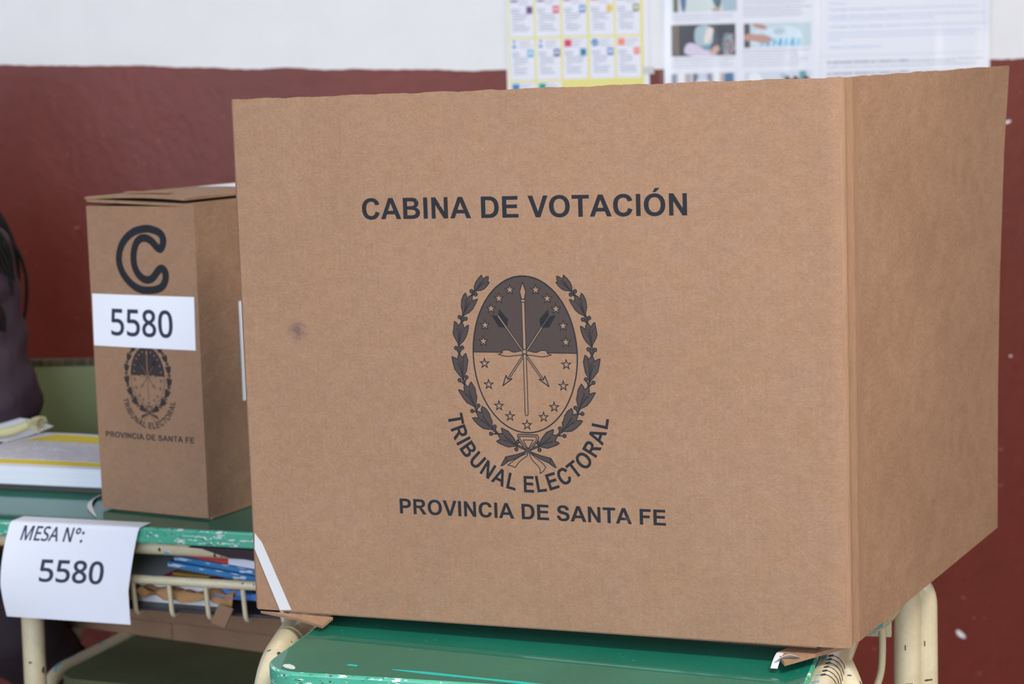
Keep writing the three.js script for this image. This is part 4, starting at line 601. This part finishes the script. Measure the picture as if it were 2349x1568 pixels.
    const hall = () => { x.fillStyle = '#cdd4e0'; x.fillRect(0, 0, 100, 50); for (let k = 0; k < 9; k++) { x.fillStyle = ['#8f93a6', '#eef0f4', '#b8a8a4', '#6f7686', '#c8d6e6'][k % 5]; x.fillRect(k * 11, 0, 8, 50); } blob('#3f74a4', [[80, 0], [98, 0], [94, 26], [86, 26]]); blob('#dce2ea', [[36, 8], [60, 8], [60, 40], [36, 40]]); };
    const heads = () => { x.fillStyle = '#d2dbe8'; x.fillRect(0, 0, 100, 50); x.fillStyle = '#5f9aa8'; x.fillRect(82, 0, 10, 20); blob('#eceef4', [[6, 0], [26, 2], [28, 40], [4, 40]]); blob('#b5bccb', [[50, 4], [64, 2], [62, 20]]); for (const q of [64, 76, 92]) blob('#3c3c44', [[q - 6, 14], [q, 6], [q + 6, 14], [q + 6, 30], [q - 6, 30]]); };
    photo(0.330, 1.478, 0.4584, 1.4178, street); photo(0.3286, 1.3934, 0.455, 1.3322, office); photo(0.4715, 1.3925, 0.6037, 1.3455, hands); photo(0.3281, 1.2984, 0.455, 1.24, hall); photo(0.4715, 1.2984, 0.6037, 1.24, heads); photo(0.4715, 1.52, 0.6037, 1.47, hall);
    const txt = (xa, ya, w, n, step, cc, rag, h = 1.5) => lines(x, X(xa), Y(ya), w * 1000 * K, n, step * K, h * K, cc, rag);
    txt(0.329, 1.4125, 0.125, 1, 4, '#9b9fb0', 0.05); txt(0.329, 1.4075, 0.125, 2, 4.4, '#b3b6c6', 0.35);
    txt(0.4705, 1.4395, 0.135, 1, 4, '#9093a6', 0.02); txt(0.4705, 1.435, 0.132, 2, 4, '#aeb2c2', 0.15); txt(0.4705, 1.4245, 0.135, 1, 4, '#9093a6', 0.02); txt(0.4705, 1.4195, 0.128, 4, 4.2, '#aeb2c2', 0.2);
    txt(0.3275, 1.3275, 0.127, 1, 4, '#a0a3b4', 0.03); txt(0.3275, 1.3225, 0.127, 3, 5, '#b5b8c8', 0.15);
    txt(0.469, 1.3405, 0.135, 1, 4, '#9598aa', 0.03); txt(0.469, 1.3355, 0.132, 6, 5, '#b0b4c4', 0.2);
    x.strokeStyle = '#b6bccd'; x.lineWidth = 2; x.strokeRect(X(0.622), Y(1.75), X(0.942) - X(0.622), Y(1.3255) - Y(1.75)); x.beginPath(); x.moveTo(X(0.622), Y(1.3255)); x.lineTo(X(0.62), Y(1.235)); x.stroke();
    x.textBaseline = 'alphabetic'; const put = (s, xm, ym, w, cc, px, font) => { x.font = `${font ?? ''} ${px}px sans-serif`; x.fillStyle = cc; x.save(); x.translate(X(xm), Y(ym)); const m = x.measureText(s).width; x.scale(w * 1000 * K / m, 1); x.fillText(s, 0, 0); x.restore(); };
    const bl = '#78a4d8', px = 15;
    put('• Sustraigan, destruyan o sustituyan', 0.638, 1.4135, 0.115, bl, px); txt(0.757, 1.4165, 0.175, 1, 4, '#a3c0e2', 0.02); txt(0.638, 1.4275, 0.035, 1, 4, '#a3c0e2', 0.02);
    put('• Sustraigan, destruyan, sustituyan, adulteren', 0.638, 1.4005, 0.143, bl, px); txt(0.785, 1.4035, 0.16, 1, 4, '#a3c0e2', 0.02); txt(0.638, 1.3965, 0.21, 1, 4, '#a3c0e2', 0.02);
    put('• Sustraigan, destruyan, sustituyan, adulteren', 0.638, 1.380, 0.143, bl, px); txt(0.785, 1.383, 0.165, 1, 4, '#a3c0e2', 0.02);
    txt(0.636, 1.370, 0.30, 1, 4, '#98b9e0', 0.02); txt(0.636, 1.363, 0.295, 1, 4, '#a3c0e2', 0.02); txt(0.636, 1.3565, 0.025, 1, 4, '#a3c0e2', 0.02);
    put('• Adulteren el resultado del escrutinio', 0.636, 1.3405, 0.105, bl, px);
    put('SE IMPONDRÁ PRISIÓN DE 2 MESES A 2 AÑOS', 0.634, 1.3105, 0.162, '#4d5370', 17, 'bold'); put('para aquellas personas que con', 0.799, 1.3105, 0.09, '#6d728e', 16); txt(0.892, 1.3145, 0.05, 1, 4, '#8f94ac', 0.02); put('engaño, indujeran a otras a votar en determinada forma', 0.634, 1.302, 0.19, '#969bb2', 15); txt(0.828, 1.3055, 0.1, 1, 4, '#989db4', 0.02);
    put('SE IMPONDRÁ PRISIÓN DE 3 MESES A 3 AÑOS', 0.634, 1.2885, 0.162, '#4d5370', 17, 'bold'); put('para aquellas personas que', 0.799, 1.2885, 0.09, '#6d728e', 16); txt(0.634, 1.2835, 0.28, 2, 6, '#989db4', 0.05);
    single('rules_poster', sheet((s, v) => V(x0 + s * 0.64, yb + v * 0.56, zw + 0.0034 + 0.003 * s * s), 20, 12, 0.0004), std({ map: texOf(c), roughness: 0.6 }), 'large white rules poster with photos and text inside a clear sleeve', 'poster');
    const wr2 = grey(512, 512, (i, j) => 0.5 + (vnoise(i / 26, j / 150, 401) - 0.5) * 0.9 + (vnoise(i / 70, j / 90, 402) - 0.5) * 0.5);
    single('clear_sleeve', sheet((s, v) => V(0.3015 + v * 0.014 + s * (0.651 + v * 0.002 - 0.0), yb - 0.012 + v * 0.58, zw + 0.0075 + 0.003 * s * s + 0.0025 * vnoise(s * 16, v * 5, 405)), 60, 30, 0.0002), phys({ color: 0xffffff, transmission: 1, thickness: 0, roughness: 0.14, ior: 1.4, specularIntensity: 0.6, bumpMap: texOf(wr2, false), bumpScale: 0.0022 }), 'wrinkled clear plastic sleeve covering the rules poster', 'plastic sleeve');
  }
}
renderer.render(scene, camera);
